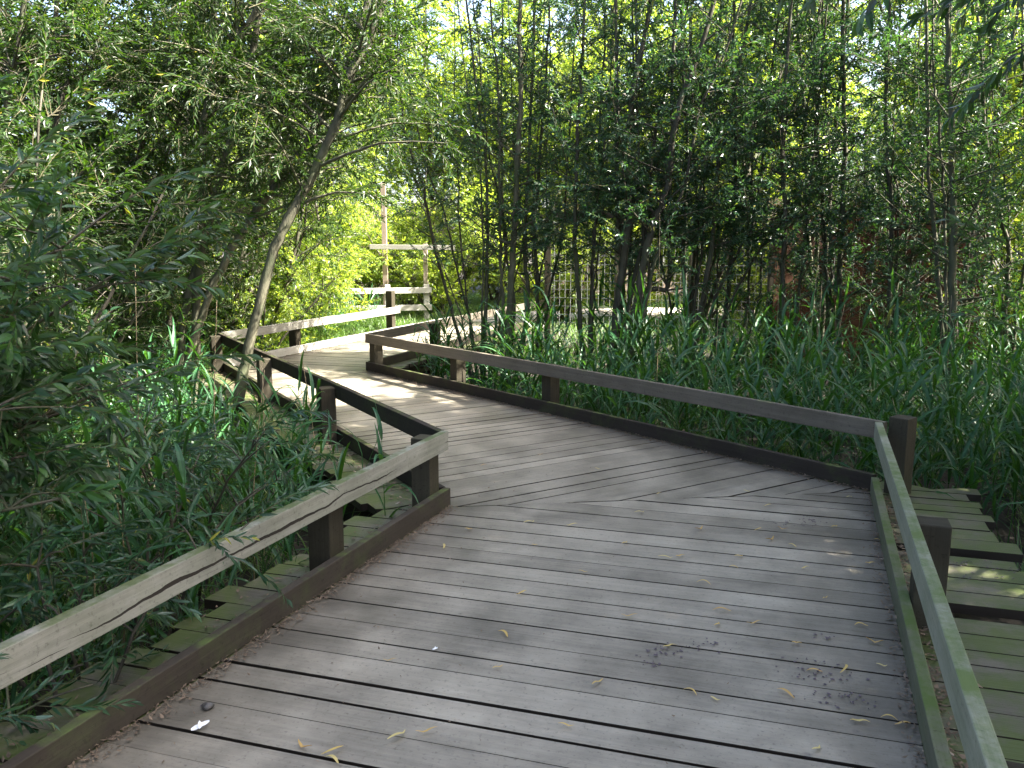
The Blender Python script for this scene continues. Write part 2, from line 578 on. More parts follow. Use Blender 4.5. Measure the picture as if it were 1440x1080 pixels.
def stamp_shoots(s, kind, P, D, sc, roll=0.6):
    P, D, sc = np.asarray(P, float), np.asarray(D, float), np.asarray(sc, float)
    if len(P) == 0:
        return
    which = rng.integers(0, len(SH[kind]), len(P))
    Rm = frames(D, rng.normal(0, roll, len(P)))
    for k in range(len(SH[kind])):
        m = which == k
        s.stamp(SH[kind][k], Rm[m], P[m], sc[m])


def gh(x, y):
    """ground height: wet hollow round the boardwalk, rising to path level beyond"""
    t = min(max((y - 12.2 - 0.10 * x) / 3.4, 0), 1)
    t = t * t * (3 - 2 * t)
    return -0.45 + 0.42 * t + 0.03 * math.sin(1.3 * x + .5) * math.cos(1.1 * y)


def tree(name, label, cat, stems, leaf, shoots='willow', bark='bark_pale', group=None, t0=0.3, limb=1.0, every=0.22,
         per=5, sc=1.0, rise=0.5, seed=0, skirt=0.0, only=None, top=1.0, dense_top=0.6):
    """stems: list of (points, r0, r1). Limbs leave each stem above t0; leafy shoots leave the limbs."""
    rs = np.random.default_rng(seed + 1000)
    base = np.array(stems[0][0][0], float)
    tr, cr = Soup(), Soup()
    P, D, S = [], [], []
    for pts, r0, r1 in stems:
        ln = float(np.sum(np.linalg.norm(np.diff(np.asarray(pts, float), axis=0), axis=1)))
        n = max(10, int(ln / 0.22))
        path = smooth_path(pts, n)
        path[1:-1] += rs.normal(0, 0.008, (n - 2, 3))
        u = np.linspace(0, 1, n)
        rad = r0 + (r1 - r0) * u + 0.35 * r0 * np.exp(-u * ln / 0.22)
        rad *= 1 + rs.normal(0, 0.04, n)
        tube(tr, path, rad, 9 if r0 > 0.04 else 6)
        k = max(3, int(ln * (1 - t0) / every))
        az = rs.uniform(0, 6.28)
        for i in range(k):
            t = t0 + (1 - t0) * (i + rs.uniform(0, 1)) / k
            j = min(int(t * (n - 1)), n - 2)
            p = path[j]
            az += 2.4 + rs.uniform(-.6, .6)
            prof = math.sin(math.pi * min(1, 0.25 + 0.75 * (t - t0) / (1 - t0 + 1e-6))) * 0.7 + 0.35
            ll = limb * prof * rs.uniform(0.55, 1.25) * top
            el = rise + rs.uniform(-.3, .3)
            d = np.array([math.cos(az) * math.cos(el), math.sin(az) * math.cos(el), math.sin(el)])
            q = [p, p + d * ll * 0.5 + np.array([0, 0, 0.03]), p + d * ll + np.array([0, 0, (0.12 if shoots != 'willow' else -0.12) * ll])]
            q = smooth_path(q, 5)
            rr = max(0.005, min(0.4 * rad[j], 0.018 * ll + 0.004))
            tube(tr, q, np.linspace(rr, 0.003, 5), 4)
            for w in range(int(per * (1 + 0.9 * dense_top * t))):
                f = rs.uniform(0.15, 1.0)
                a = f * 4
                ja = min(int(a), 3)
                pp = q[ja] + (q[ja + 1] - q[ja]) * (a - ja)
                dd = unit(unit(q[ja + 1] - q[ja]) + rs.normal(0, 0.8, 3) + np.array([0, 0, 0.15]))
                if only is not None and not only(pp):
                    continue
                P.append(pp)
                D.append(dd)
                S.append(sc * rs.uniform(0.6, 1.15))
        P.append(path[-1])
        D.append(unit(path[-1] - path[-2]))
        S.append(sc)
    stamp_shoots(cr, shoots, P, D, S)
    t = thing(name, label, cat, tuple(base), group)
    link('trunk', tr.mesh('trunk', base, True), M[bark], t)
    if cr.n:
        link('crown', cr.mesh('crown', base), [M[leaf], M['twig']], t)
    return t


def copy_thing(root, loc, rz=0.0, s=1.0, label=None, group=None):
    c = root.copy()
    COL.objects.link(c)
    c.location = loc
    c.rotation_euler = (0, 0, rz)
    c.scale = (s, s, s)
    if label:
        c['label'] = label
    if group:
        c['group'] = group
    for ch in list(root.children):
        d = ch.copy()
        COL.objects.link(d)
        d.parent = c
    return c


# ------------------------------------------------------------------ timber pieces
class Wood:
    """boxes with grain UVs: u runs along the piece, v round it"""

    def __init__(s):
        s.V, s.F, s.UV, s.R, s.E = [], [], [], [], []

    def beam(s, p0, p1, w, h, side=None, rnd=None, skew=0.0):
        """box from p0 to p1 (centre of section); side = horizontal unit vector of width w; h is the other way"""
        p0, p1 = np.asarray(p0, float), np.asarray(p1, float)
        a = unit(p1 - p0)
        if side is None:
            side = unit(np.cross(a, [0, 0, 1.0])) if abs(a[2]) < 0.9 else np.array([1.0, 0, 0])
        side = np.asarray(side, float)
        up = unit(np.cross(side, a))
        if up[2] < 0 and abs(a[2]) < 0.9:
            up = -up
        ln = float(np.linalg.norm(p1 - p0))
        r = rnd if rnd is not None else random.random()
        ou, ov = random.uniform(0, 50), random.uniform(0, 50)
        c = []
        for p, x in ((p0, 0), (p1, ln)):
            for sw, sh in ((-1, -1), (1, -1), (1, 1), (-1, 1)):
                c.append(p + side * sw * w / 2 + up * sh * h / 2)
        b = len(s.V)
        s.V += c
        s.R += [r] * 8
        s.E += [1.0] * 8
        vs = [0, w, w + h, 2 * w + h, 2 * w + 2 * h]
        for i in range(4):
            j = (i + 1) % 4
            s.F.append((b + i, b + j, b + 4 + j, b + 4 + i))
            s.UV += [(ou, ov + vs[i]), (ou, ov + vs[i + 1]), (ou + ln, ov + vs[i + 1]), (ou + ln, ov + vs[i])]
        for f in ((3, 2, 1, 0), (4, 5, 6, 7)):
            s.F.append(tuple(b + x for x in f))
            s.UV += [(ou, ov), (ou + .02, ov), (ou + .02, ov + h), (ou, ov + h)]

    def mesh(s, name, off=(0, 0, 0)):
        q = np.array(s.F)
        me = np_mesh(name, np.array(s.V) - np.asarray(off), [q], s.R, None, False, s.UV, s.E)
        import bmesh
        bm = bmesh.new()
        bm.from_mesh(me)
        bmesh.ops.recalc_face_normals(bm, faces=bm.faces)
        bm.to_mesh(me)
        bm.free()
        return me

    def obj(s, name, m, parent=None, off=(0, 0, 0), bevel=0.004):
        o = link(name, s.mesh(name, off), m, parent)
        if bevel:
            b = o.modifiers.new('bevel', 'BEVEL')
            b.width = bevel
            b.segments = 2
        return o


# ------------------------------------------------------------------ sky, sun
SUN_AZ, SUN_EL = 98.0, 47.0           # degrees clockwise from +Y (view direction), and up
sd = Vector((math.sin(R_(SUN_AZ)) * math.cos(R_(SUN_EL)), math.cos(R_(SUN_AZ)) * math.cos(R_(SUN_EL)), math.sin(R_(SUN_EL))))
w = bpy.data.worlds.new('World')
scene.world = w
w.use_nodes = True
nt = w.node_tree
nt.nodes.clear()
sky = nt.nodes.new('ShaderNodeTexSky')
sky.sky_type = 'NISHITA'
sky.sun_disc = False
sky.sun_elevation = R_(SUN_EL)
sky.sun_rotation = R_(SUN_AZ)
sky.air_density = 0.8
sky.dust_density = 4.5
sky.ozone_density = 0.4
bg = nt.nodes.new('ShaderNodeBackground')
bg.inputs['Strength'].default_value = 0.10
out = nt.nodes.new('ShaderNodeOutputWorld')
nt.links.new(sky.outputs[0], bg.inputs[0])
nt.links.new(bg.outputs[0], out.inputs[0])
sun = bpy.data.lights.new('sun', 'SUN')
sun.energy = 5.0
sun.angle = R_(0.5)
sun.color = (1.0, 0.94, 0.84)
so = bpy.data.objects.new('sun', sun)
so.rotation_euler = sd.to_track_quat('Z', 'Y').to_euler()
so.location = (10, 5, 20)
COL.objects.link(so)
vs = scene.view_settings
vs.view_transform = 'Standard'
vs.look = 'None'
vs.gamma = 1.0
vs.exposure = 3.15
scene.cycles.max_bounces = 8
scene.cycles.diffuse_bounces = 2
scene.cycles.glossy_bounces = 3
scene.cycles.transmission_bounces = 6
scene.cycles.caustics_reflective = False
scene.cycles.caustics_refractive = False

# ------------------------------------------------------------------ ground
gx = np.concatenate([[-150, -80, -40, -25], np.arange(-16, 16.1, 0.5), [25, 40, 80, 150]])
gy = np.concatenate([[-100, -50, -20], np.arange(-8, 26.1, 0.5), [40, 80, 250]])
V = np.array([(x, y, gh(x, y)) for y in gy for x in gx])
nx = len(gx)
Q = [(j * nx + i, j * nx + i + 1, (j + 1) * nx + i + 1, (j + 1) * nx + i) for j in range(len(gy) - 1) for i in range(nx - 1)]
tag(link('ground', np_mesh('ground', V, [np.array(Q)], smooth=True), M['soil']), kind='structure')

# ------------------------------------------------------------------ boardwalk plan (metres; camera over the origin)
A0, A1 = np.array([-2.50, -0.62]), np.array([-0.385, 4.90])      # left kerb, near stretch
B0, B1 = np.array([0.22, -0.60]), np.array([2.335, 5.22])        # right kerb, near stretch
A2 = np.array([-3.72, 10.55])                                    # left corner at the far bend
B2 = np.array([-1.86, 10.42])                                    # right corner at the far bend
d3 = np.array([math.sin(R_(21.3)), math.cos(R_(21.3))])
A3, B3 = A2 + d3 * 7.2, B2 + d3 * 6.6
A3r = A2 + d3 * 4.7


def clip(poly, p, n, keep=1):
    """keep the part of poly with dot(x-p, n) >= 0"""
    outp = []
    for i in range(len(poly)):
        a, b = poly[i], poly[(i + 1) % len(poly)]
        da, db = np.dot(a - p, n), np.dot(b - p, n)
        if da >= 0:
            outp.append(a)
        if (da >= 0) != (db >= 0):
            outp.append(a + (b - a) * (da / (da - db)))
    return outp


def lnorm(a, b, toward):
    d = b - a
    n = np.array([-d[1], d[0]])
    n = n / np.linalg.norm(n)
    return n if np.dot(toward - a, n) > 0 else -n


class Deck:
    def __init__(s):
        s.V, s.Tri, s.UV, s.R, s.E = [], [], [], [], []

    def face(s, pts, uvs, r, es):
        b = len(s.V)
        s.V += pts
        s.R += [r] * len(pts)
        s.E += es
        for i in range(1, len(pts) - 1):
            s.Tri.append((b, b + i, b + i + 1))
            s.UV += [uvs[0], uvs[i], uvs[i + 1]]

    def board(s, poly, c, a, edge, z, th=0.045):
        r = random.random()
        ou, ov = random.uniform(0, 60), random.uniform(0, 60)
        tilt = random.uniform(-0.0015, 0.0015)
        z = z + random.uniform(-0.002, 0.002)
        uv = lambda p: (float(np.dot(p, c)) + ou, float(np.dot(p, a)) + ov)
        area = sum(poly[i][0] * poly[(i + 1) % len(poly)][1] - poly[(i + 1) % len(poly)][0] * poly[i][1] for i in range(len(poly)))
        if area < 0:
            poly = poly[::-1]
        if abs(area) < 0.01:
            return
        # top, cut into strips so the kerb-distance attribute varies along the board
        mn, mx = min(np.dot(p, c) for p in poly), max(np.dot(p, c) for p in poly)
        cuts = np.linspace(mn, mx, max(2, int((mx - mn) / 0.18)))
        for k in range(len(cuts) - 1):
            q = clip(poly, c * cuts[k], c)
            if len(q) >= 3:
                q = clip(q, c * cuts[k + 1], -c)
            if len(q) >= 3:
                s.face([(p[0], p[1], z) for p in q], [uv(p) for p in q], r, [edge(p) for p in q])
        n = len(poly)
        for i in range(n):
            p, q = poly[i], poly[(i + 1) % n]
            u0, u1 = uv(p), uv(q)
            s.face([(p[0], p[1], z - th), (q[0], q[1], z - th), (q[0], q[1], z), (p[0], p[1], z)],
                   [(u0[0], u0[1] + th), (u1[0], u1[1] + th), u1, u0], r, [9.0] * 4)  # high edge value marks side faces for the painted gap shade


def section(D, ang, o, s0, s1, Lk, Rk, extL, extR, clips, z, drop=0.0, wid=(0.12, 0.145, 0.165), rag=0.08):
    a = np.array([math.sin(R_(ang)), math.cos(R_(ang))])
    c = np.array([a[1], -a[0]])
    mid = (Lk[0] + Lk[1] + Rk[0] + Rk[1]) / 4
    nL, nR = lnorm(*Lk, mid), lnorm(*Rk, mid)
    edge = lambda p: float(min(np.dot(p - Lk[0], nL), np.dot(p - Rk[0], nR)))
    s = s0
    while s < s1:
        wd = random.choice(wid)
        gap = random.choice([0.005, 0.007, 0.010, 0.015])
        q = [o + a * s + c * -8, o + a * s + c * 8, o + a * (s + wd) + c * 8, o + a * (s + wd) + c * -8]
        eL = extL + random.uniform(-rag, rag)
        eR = extR + random.uniform(-rag, rag)
        if random.random() < drop:
            eR = 0.02
        q = clip(q, Lk[0] - nL * eL, nL)
        if len(q) > 2:
            q = clip(q, Rk[0] - nR * eR, nR)
        for p, n in clips:
            if len(q) > 2:
                q = clip(q, p, n)
        if len(q) > 2:
            D.board(q, c, a, edge, z)
        s += wd + gap


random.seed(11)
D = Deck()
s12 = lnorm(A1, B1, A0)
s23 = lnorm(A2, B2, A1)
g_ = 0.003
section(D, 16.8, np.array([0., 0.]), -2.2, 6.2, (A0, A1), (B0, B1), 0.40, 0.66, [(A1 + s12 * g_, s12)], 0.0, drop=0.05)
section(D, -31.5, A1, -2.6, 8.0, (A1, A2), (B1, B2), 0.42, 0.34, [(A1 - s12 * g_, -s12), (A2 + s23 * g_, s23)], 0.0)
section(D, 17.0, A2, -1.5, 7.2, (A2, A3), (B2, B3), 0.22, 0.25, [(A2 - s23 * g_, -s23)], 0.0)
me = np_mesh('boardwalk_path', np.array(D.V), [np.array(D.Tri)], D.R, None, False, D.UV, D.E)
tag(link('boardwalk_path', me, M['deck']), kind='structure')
# bearers under the boards
W = Wood()
for a, b in ((A0, A1), (B0, B1), (A1, A2), (B1, B2), (A2, A3), (B2, B3)):
    for off in (0.12, -0.95):
        d = unit(b - a)
        n = np.array([-d[1], d[0]])
        if (a is A0) or (a is A1) or (a is A2):
            n = n
        else:
            n = -n
        p, q = a + n * off + d * 0.3, b + n * off - d * 0.3
        W.beam((*p, -0.115), (*q, -0.115), 0.07, 0.15)
tag(W.obj('boardwalk_bearers', M['kerb_dark'], bevel=0), kind='structure')

# ------------------------------------------------------------------ railings
RT = 0.475       # rail top
KH = 0.11        # kerb height


def railing(label, a, b, posts, n, rail, kerb, post, rail_ext=(0, 0), kerb_ext=(0, 0), joints=(), post_h=None, rail_mats=None, z0=0.0, kerbs=True):
    """a,b: inner face line; n: unit vector pointing outward; posts: distances from a"""
    d = unit(b - a)
    ln = float(np.linalg.norm(b - a))
    mid = (a + b) / 2
    base = np.array([mid[0], mid[1], z0])
    t = thing('timber_railing', label, 'railing', tuple(base))
    th = 0.045
    cuts = [-rail_ext[0]] + list(joints) + [ln + rail_ext[1]]
    for i in range(len(cuts) - 1):
        p = a + d * (cuts[i] + (0.002 if i else 0)) + n * th / 2
        q = a + d * cuts[i + 1] + n * th / 2
        dz = random.uniform(-0.004, 0.004)
        W = Wood()
        W.beam((*p, z0 + RT - 0.0575 + dz), (*q, z0 + RT - 0.0575 - dz), th, 0.115)
        W.obj('rail', M[(rail_mats or {}).get(i, rail)], t, base)
    if kerbs:
        W = Wood()
        p, q = a - d * kerb_ext[0] + n * th / 2, b + d * kerb_ext[1] + n * th / 2
        W.beam((*p, z0 + 0.006 + KH / 2), (*q, z0 + 0.006 + KH / 2), th, KH)
        W.obj('kerb_board', M[kerb], t, base)
    for i, s in enumerate(posts):
        c = a + d * s + n * (th + 0.0625 + 0.004)
        top = RT - 0.02 if not post_h else post_h.get(i, RT - 0.02)
        W = Wood()
        W.beam((*c, -0.7), (*c, z0 + top), 0.125, 0.125, side=(*n, 0))
        W.obj('post', M[post], t, base, bevel=0.006)
    return t


def dist_on(px, A, B, n, z=0.0):
    off = n * 0.11
    p = online(px, A + off, B + off, z)
    return float(np.dot(p - A, unit(B - A)))


mid12 = (A1 + B1) / 2
nA1, nB1 = -lnorm(A0, A1, mid12), -lnorm(B0, B1, mid12)
nA2, nB2 = -lnorm(A1, A2, B2), -lnorm(B1, B2, A2)
nA3, nB3 = -lnorm(A2, A3, B3), -lnorm(B2, B3, A3)
L1 = float(np.linalg.norm(A1 - A0))
railing('grey weathered knee-high railing with a long crack, nearest on the left', A0, A1,
        [1.0, 2.72, dist_on(461, A0, A1, nA1), L1 - 0.10], nA1, 'rail_cracked', 'kerb_moss', 'post_dark', kerb_ext=(0, 0.02), post_h={0: 0.36, 1: 0.36, 2: 0.36})
railing('pale mossy narrow railing seen end-on at the right edge', B0, B1,
        [0.9, 2.40, dist_on(1308, B0, B1, nB1, 0.3) ], nB1, 'rail_mossy', 'kerb_green', 'post_dark', rail_ext=(0, -0.03), kerb_ext=(0, -0.06))
L2 = float(np.linalg.norm(B2 - B1))
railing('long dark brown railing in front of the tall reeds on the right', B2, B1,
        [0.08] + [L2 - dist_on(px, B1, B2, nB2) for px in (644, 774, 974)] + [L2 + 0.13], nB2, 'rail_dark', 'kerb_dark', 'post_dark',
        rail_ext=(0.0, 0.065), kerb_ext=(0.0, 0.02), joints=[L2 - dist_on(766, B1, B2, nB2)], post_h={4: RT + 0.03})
L3_ = float(np.linalg.norm(A2 - A1))
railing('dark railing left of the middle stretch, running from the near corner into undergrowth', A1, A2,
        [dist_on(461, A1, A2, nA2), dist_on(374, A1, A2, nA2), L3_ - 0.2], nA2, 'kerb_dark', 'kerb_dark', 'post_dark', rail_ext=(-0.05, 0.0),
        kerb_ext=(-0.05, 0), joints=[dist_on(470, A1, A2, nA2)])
L5 = float(np.linalg.norm(A3r - A2))
railing('pale grey sunlit railing on the left of the far stretch', A2, A3r,
        [1.7, L5 - 0.15], nA3, 'rail_grey', 'rail_grey', 'post_dark', rail_ext=(-0.05, 0.0), kerb_ext=(-0.05, 2.3), joints=[2.6], post_h={1: 0.76})
railing('dark railing on the right of the far stretch behind the corner post', B2, B3,
        [1.75, 4.4], nB3, 'rail_dark', 'kerb_dark', 'post_dark', rail_ext=(-0.06, 0.2), kerb_ext=(-0.06, 0.2))
# screws and crack on the near rail come from the grain; two real cracks as thin dark splits
# far fence, two rails, beside the end of the boardwalk
def ranch_fence(label, p, q, n_posts, h, rails, mrail='rail_grey', mpost='post_dark', pw=0.11):
    p, q = np.asarray(p, float), np.asarray(q, float)
    zb = gh(*((p + q) / 2))
    base = np.array([*((p + q) / 2), zb])
    t = thing('ranch_fence', label, 'fence', tuple(base))
    d = unit(q - p)
    n = np.array([d[1], -d[0]])
    if np.dot(n, -p) < 0:
        n = -n
    for z in rails:
        W = Wood()
        a, b = p - d * 0.1 + n * (pw / 2 + 0.026), q + d * 0.1 + n * (pw / 2 + 0.026)
        W.beam((*a, zb + z), (*b, zb + z), 0.045, 0.12)
        W.obj('rail', M[mrail], t, base)
    for i in range(n_posts):
        c = p + (q - p) * i / (n_posts - 1)
        W = Wood()
        W.beam((*c, zb - 0.4), (*c, zb + h), pw, pw, side=(*n, 0))
        W.obj('post', M[mpost], t, base)
    return t


pa, pb = at(490, 440, 17.2)[:2], at(600, 440, 17.6)[:2]
ranch_fence('pale two-rail fence across the end of the far stretch', pa, pb, 3, 0.78, (0.66, 0.30), 'rail_grey', 'rail_grey')
# tall post with crossbar in the clearing
pp = at(543, 430, 17.75)
zb = gh(pp[0], pp[1])
t = thing('timber_trellis', 'tall thin timber post with a pale crossbar in the sunlit clearing', 'trellis', (pp[0], pp[1], zb))
W = Wood()
W.beam((pp[0], pp[1], zb - 0.3), (pp[0], pp[1], at(543, 258, 17.75)[2]), 0.10, 0.10, side=(1, 0, 0))
W.obj('post', M['fence_tan'], t, (pp[0], pp[1], zb))
W = Wood()
zc = at(543, 347, 17.65)[2]
W.beam((at(520, 347, 17.65)[0], 17.65, zc), (at(640, 347, 17.65)[0], 17.65, zc - 0.02), 0.04, 0.1)
W.obj('crossbar', M['rail_grey'], t, (pp[0], pp[1], zb))
W = Wood()
W.beam((at(598, 347, 17.74)[0], 17.74, zb - 0.3), (at(598, 347, 17.74)[0], 17.74, zc + 0.06), 0.09, 0.09, side=(1, 0, 0))
W.obj('post', M['fence_tan'], t, (pp[0], pp[1], zb))


def board_fence(label, p, q, h, m, wid=0.15, gap=0.012, posts=True, hvar=0.01):
    p, q = np.asarray(p, float), np.asarray(q, float)
    zb = gh(*((p + q) / 2)) + 0.02
    base = np.array([*((p + q) / 2), zb])
    t = thing('board_fence', label, 'fence', tuple(base))
    d = unit(q - p)
    n = np.array([d[1], -d[0]])
    if np.dot(n, -p) < 0:
        n = -n
    ln = float(np.linalg.norm(q - p))
    W = Wood()
    s = 0.0
    while s < ln - wid:
        c = p + d * (s + wid / 2)
        W.beam((*c, zb - 0.15), (*c, zb + h + random.uniform(-hvar, hvar)), wid, 0.02, side=(*d, 0))
        s += wid + gap * random.uniform(0.3, 1.8)
    W.obj('board_panel', M[m], t, base, bevel=0)
    for z in (0.35, h - 0.3):
        W = Wood()
        a, b = p - n * 0.05, q - n * 0.05
        W.beam((*a, zb + z), (*b, zb + z), 0.05, 0.09)
        W.obj('fence_rail', M[m], t, base, bevel=0)
    W = Wood()
    W.beam((*(p), zb + h + 0.035), (*(q), zb + h + 0.035), 0.09, 0.03)
    W.obj('capping', M[m], t, base, bevel=0)
    return t


board_fence('dark reddish brown close-boarded fence behind the reeds on the right', at(1088, 400, 12.8)[:2], at(1395, 400, 13.4)[:2],
            2.55, 'fence_brown')
board_fence('tan board fence standing in the sunlit clearing behind the tall post', at(500, 400, 22.5)[:2], at(640, 400, 23.5)[:2], 2.5, 'fence_tan')
# trellis / wire fence behind the thicket
pa, pb = at(770, 400, 14.6), at(1085, 400, 13.3)
p, q = pa[:2], pb[:2]
zb = gh(*((p + q) / 2))
base = np.array([*((p + q) / 2), zb])
t = thing('wire_fence', 'wire mesh fence with dark timber top beam behind the thin willow stems', 'fence', tuple(base))
W = Wood()
W.beam((*p, at(800, 303, 14.4)[2]), (*q, at(990, 297, 13.6)[2]), 0.09, 0.13)
W.obj('beam', M['post_dark'], t, base)
for i in range(4):
    c = p + (q - p) * i / 3
    W = Wood()
    W.beam((*c, zb - 0.3), (*c, at(800, 303, 14.4)[2] - 0.067), 0.11, 0.11)
    W.obj('post', M['post_dark'], t, base)
s = Soup()
ln = np.linalg.norm(q - p)
dd = np.array([*unit(q - p), 0])
nn = np.array([-dd[1], dd[0], 0]) * 0.07
for k in range(int(ln / 0.10)):
    c = np.array([*p, 0]) + dd * (k * 0.10) + nn
    tube(s, [c + [0, 0, zb], c + [0, 0, zb + 1.95]], 0.003, 3, cap=False)
for k in range(14):
    c = np.array([*p, 0]) + nn + [0, 0, zb + 0.05 + k * 0.145]
    tube(s, [c, c + dd * ln], 0.003, 3, cap=False)
link('wire_mesh', s.mesh('wire_mesh', base), M['wire'], t)

# ------------------------------------------------------------------ house beyond the thicket
def box_mesh(name, x0, x1, y0, y1, z0, z1, off):
    V, F, UV = [], [], []
    c = [(x0, y0), (x1, y0), (x1, y1), (x0, y1)]
    for i in range(4):
        a, b = c[i], c[(i + 1) % 4]
        ln = math.dist(a, b)
        k = len(V)
        V += [(*a, z0), (*b, z0), (*b, z1), (*a, z1)]
        F.append((k, k + 1, k + 2, k + 3))
        UV += [(0, z0), (ln, z0), (ln, z1), (0, z1)]
    for z, o_ in ((z1, (0, 1, 2, 3)), (z0, (3, 2, 1, 0))):
        k = len(V)
        V += [(*c[i], z) for i in o_]
        F.append((k, k + 1, k + 2, k + 3))
        UV += [(0, 0), (1, 0), (1, 1), (0, 1)]
    return np_mesh(name, np.array(V) - np.asarray(off), [np.array(F)], None, None, False, UV)


hx0, hx1, hy0, hy1 = 1.4, 9.4, 25.5, 32.0
off = ((hx0 + hx1) / 2, hy0, 0)
hs = thing('brick_house', 'pale pink brick house glimpsed through the thin trunks', 'house', off)
link('wall', box_mesh('wall', hx0, hx1, hy0, hy1, -0.1, 4.3, off), M['brick'], hs)
V = [(hx0 - .4, hy0 - .4, 4.3), (hx1 + .4, hy0 - .4, 4.3), (hx1 + .4, hy1 + .4, 4.3), (hx0 - .4, hy1 + .4, 4.3), (hx0 - .4, (hy0 + hy1) / 2, 6.6), (hx1 + .4, (hy0 + hy1) / 2, 6.6)]
link('roof', np_mesh('roof', np.array(V) - np.asarray(off), [np.array([(0, 4, 3), (1, 2, 5)]), np.array([(0, 1, 5, 4), (2, 3, 4, 5), (3, 2, 1, 0)])]), M['tiles'], hs)
for i, xx in enumerate((2.3, 4.6, 6.9)):
    for zz in (0.9,):
        wn = link('window', box_mesh('window', xx, xx + 1.3, hy0 - 0.05, hy0 - 0.003, zz, zz + 1.3, off), M['white_paint'], hs)
        link('pane', box_mesh('pane', xx + .08, xx + .62, hy0 - 0.058, hy0 - 0.0505, zz + .08, zz + 1.22, off), M['glass'], wn)
        link('pane', box_mesh('pane', xx + .68, xx + 1.22, hy0 - 0.058, hy0 - 0.0505, zz + .08, zz + 1.22, off), M['glass'], wn)

# ------------------------------------------------------------------ gravel path at the end of the boardwalk
e0, e1 = A2 + d3 * 7.15, B2 + d3 * 6.55
pl = smooth_path([np.array([*((e0 + e1) / 2 - d3 * 0.6), 0]), np.array([0.8, 18.9, 0]), np.array([3.2, 19.6, 0]), np.array([7.0, 19.4, 0]), np.array([14, 18.4, 0])], 26)
tg = unit(np.gradient(pl, axis=0))
nn = np.stack([-tg[:, 1], tg[:, 0], 0 * tg[:, 0]], axis=1)
V, Q = [], []
for i in range(26):
    for k in range(5):
        p = pl[i] + nn[i] * (k - 2) * 0.62
        V.append((p[0], p[1], max(gh(p[0], p[1]), -0.05) + 0.02))
    if i:
        b = (i - 1) * 5
        Q += [(b + k, b + k + 5, b + k + 6, b + k + 1) for k in range(4)]
tag(link('gravel_path', np_mesh('gravel_path', V, [np.array(Q)[:, ::-1]], smooth=True), M['gravel']), kind='structure')

# ------------------------------------------------------------------ reeds
def reed_template(h, nl, L, W_, seed, dead=False):
    rs = np.random.default_rng(seed)
    s = Soup()
    lean = rs.normal(0, 0.10, 2)
    path = lambda t: np.array([lean[0] * h * t * t, lean[1] * h * t * t, h * t])
    tube(s, [path(t) for t in np.linspace(0, 1, 6)], np.linspace(0.0045, 0.0015, 6), 3, m=1 if dead else 0, rnd=0.75)
    az = rs.uniform(0, 6.28)
    for i in range(nl):
        u = 0.22 + 0.78 * (i + 0.5 * rs.random()) / nl
        p = path(u)
        az += math.pi + rs.uniform(-.7, .7)
        l = L * rs.uniform(0.65, 1.15) * (0.75 + 0.5 * math.sin(math.pi * u))
        w = W_ * rs.uniform(0.7, 1.2)
        el = rs.uniform(0.75, 1.30) + (0.2 if u > .85 else 0)
        bend = rs.uniform(0.6, 2.1)
        n = 7
        hd = np.array([math.cos(az), math.sin(az), 0])
        side = np.array([-math.sin(az), math.cos(az), 0]) + np.array([0, 0, rs.normal(0, 0.35)])
        side = unit(side)
        q = p.copy()
        V = []
        ang = el
        for k in range(n):
            f = k / (n - 1)
            ww = w * (min(1, 0.35 + f * 3.0) * (1 - f ** 2.2))
            up = np.array([-math.sin(ang) * hd[0], -math.sin(ang) * hd[1], math.cos(ang)])
            V += [q - side * ww + up * ww * 0.3, q, q + side * ww + up * ww * 0.3]
            ang -= bend / n * (0.4 + 1.2 * f)
            q = q + (hd * math.cos(ang) + np.array([0, 0, math.sin(ang)])) * l / (n - 1)
        Q = []
        for k in range(n - 1):
            a = 3 * k
            Q += [(a, a + 1, a + 4, a + 3), (a + 1, a + 2, a + 5, a + 4)]
        s.add(V, None, Q, rs.beta(2, 2.5) * 0.95, 0)
    return s.pack()


REED = [reed_template(rng.uniform(1.35, 1.9), int(rng.integers(7, 11)), 0.56, 0.022, i) for i in range(14)]
REED_S = [reed_template(rng.uniform(0.5, 0.8), int(rng.integers(5, 8)), 0.38, 0.0115, 50 + i) for i in range(8)]


def grass_template(h, n, seed, spread=0.10, w=0.004):
    rs = np.random.default_rng(seed)
    s = Soup()
    for i in range(n):
        az = rs.uniform(0, 6.28)
        hd = np.array([math.cos(az), math.sin(az), 0])
        side = np.array([-hd[1], hd[0], 0])
        q = np.array([rs.normal(0, spread), rs.normal(0, spread), 0])
        l = h * rs.uniform(0.5, 1.2)
        ang = rs.uniform(1.0, 1.5)
        bend = rs.uniform(0.6, 2.3)
        V = []
        for k in range(5):
            f = k / 4
            V += [q - side * w * (1 - f ** 2) , q + side * w * (1 - f ** 2)]
            ang -= bend / 5
            q = q + (hd * math.cos(ang) + np.array([0, 0, math.sin(ang)])) * l / 4
        Q = [(2 * k, 2 * k + 1, 2 * k + 3, 2 * k + 2) for k in range(4)]
        s.add(V, None, Q, rs.beta(2, 2) * 0.95, 0)
    return s.pack()


GRASS = [grass_template(0.5, 34, i) for i in range(6)]
LAWN = [grass_template(0.16, 60, 90 + i, 0.25, 0.004) for i in range(4)]


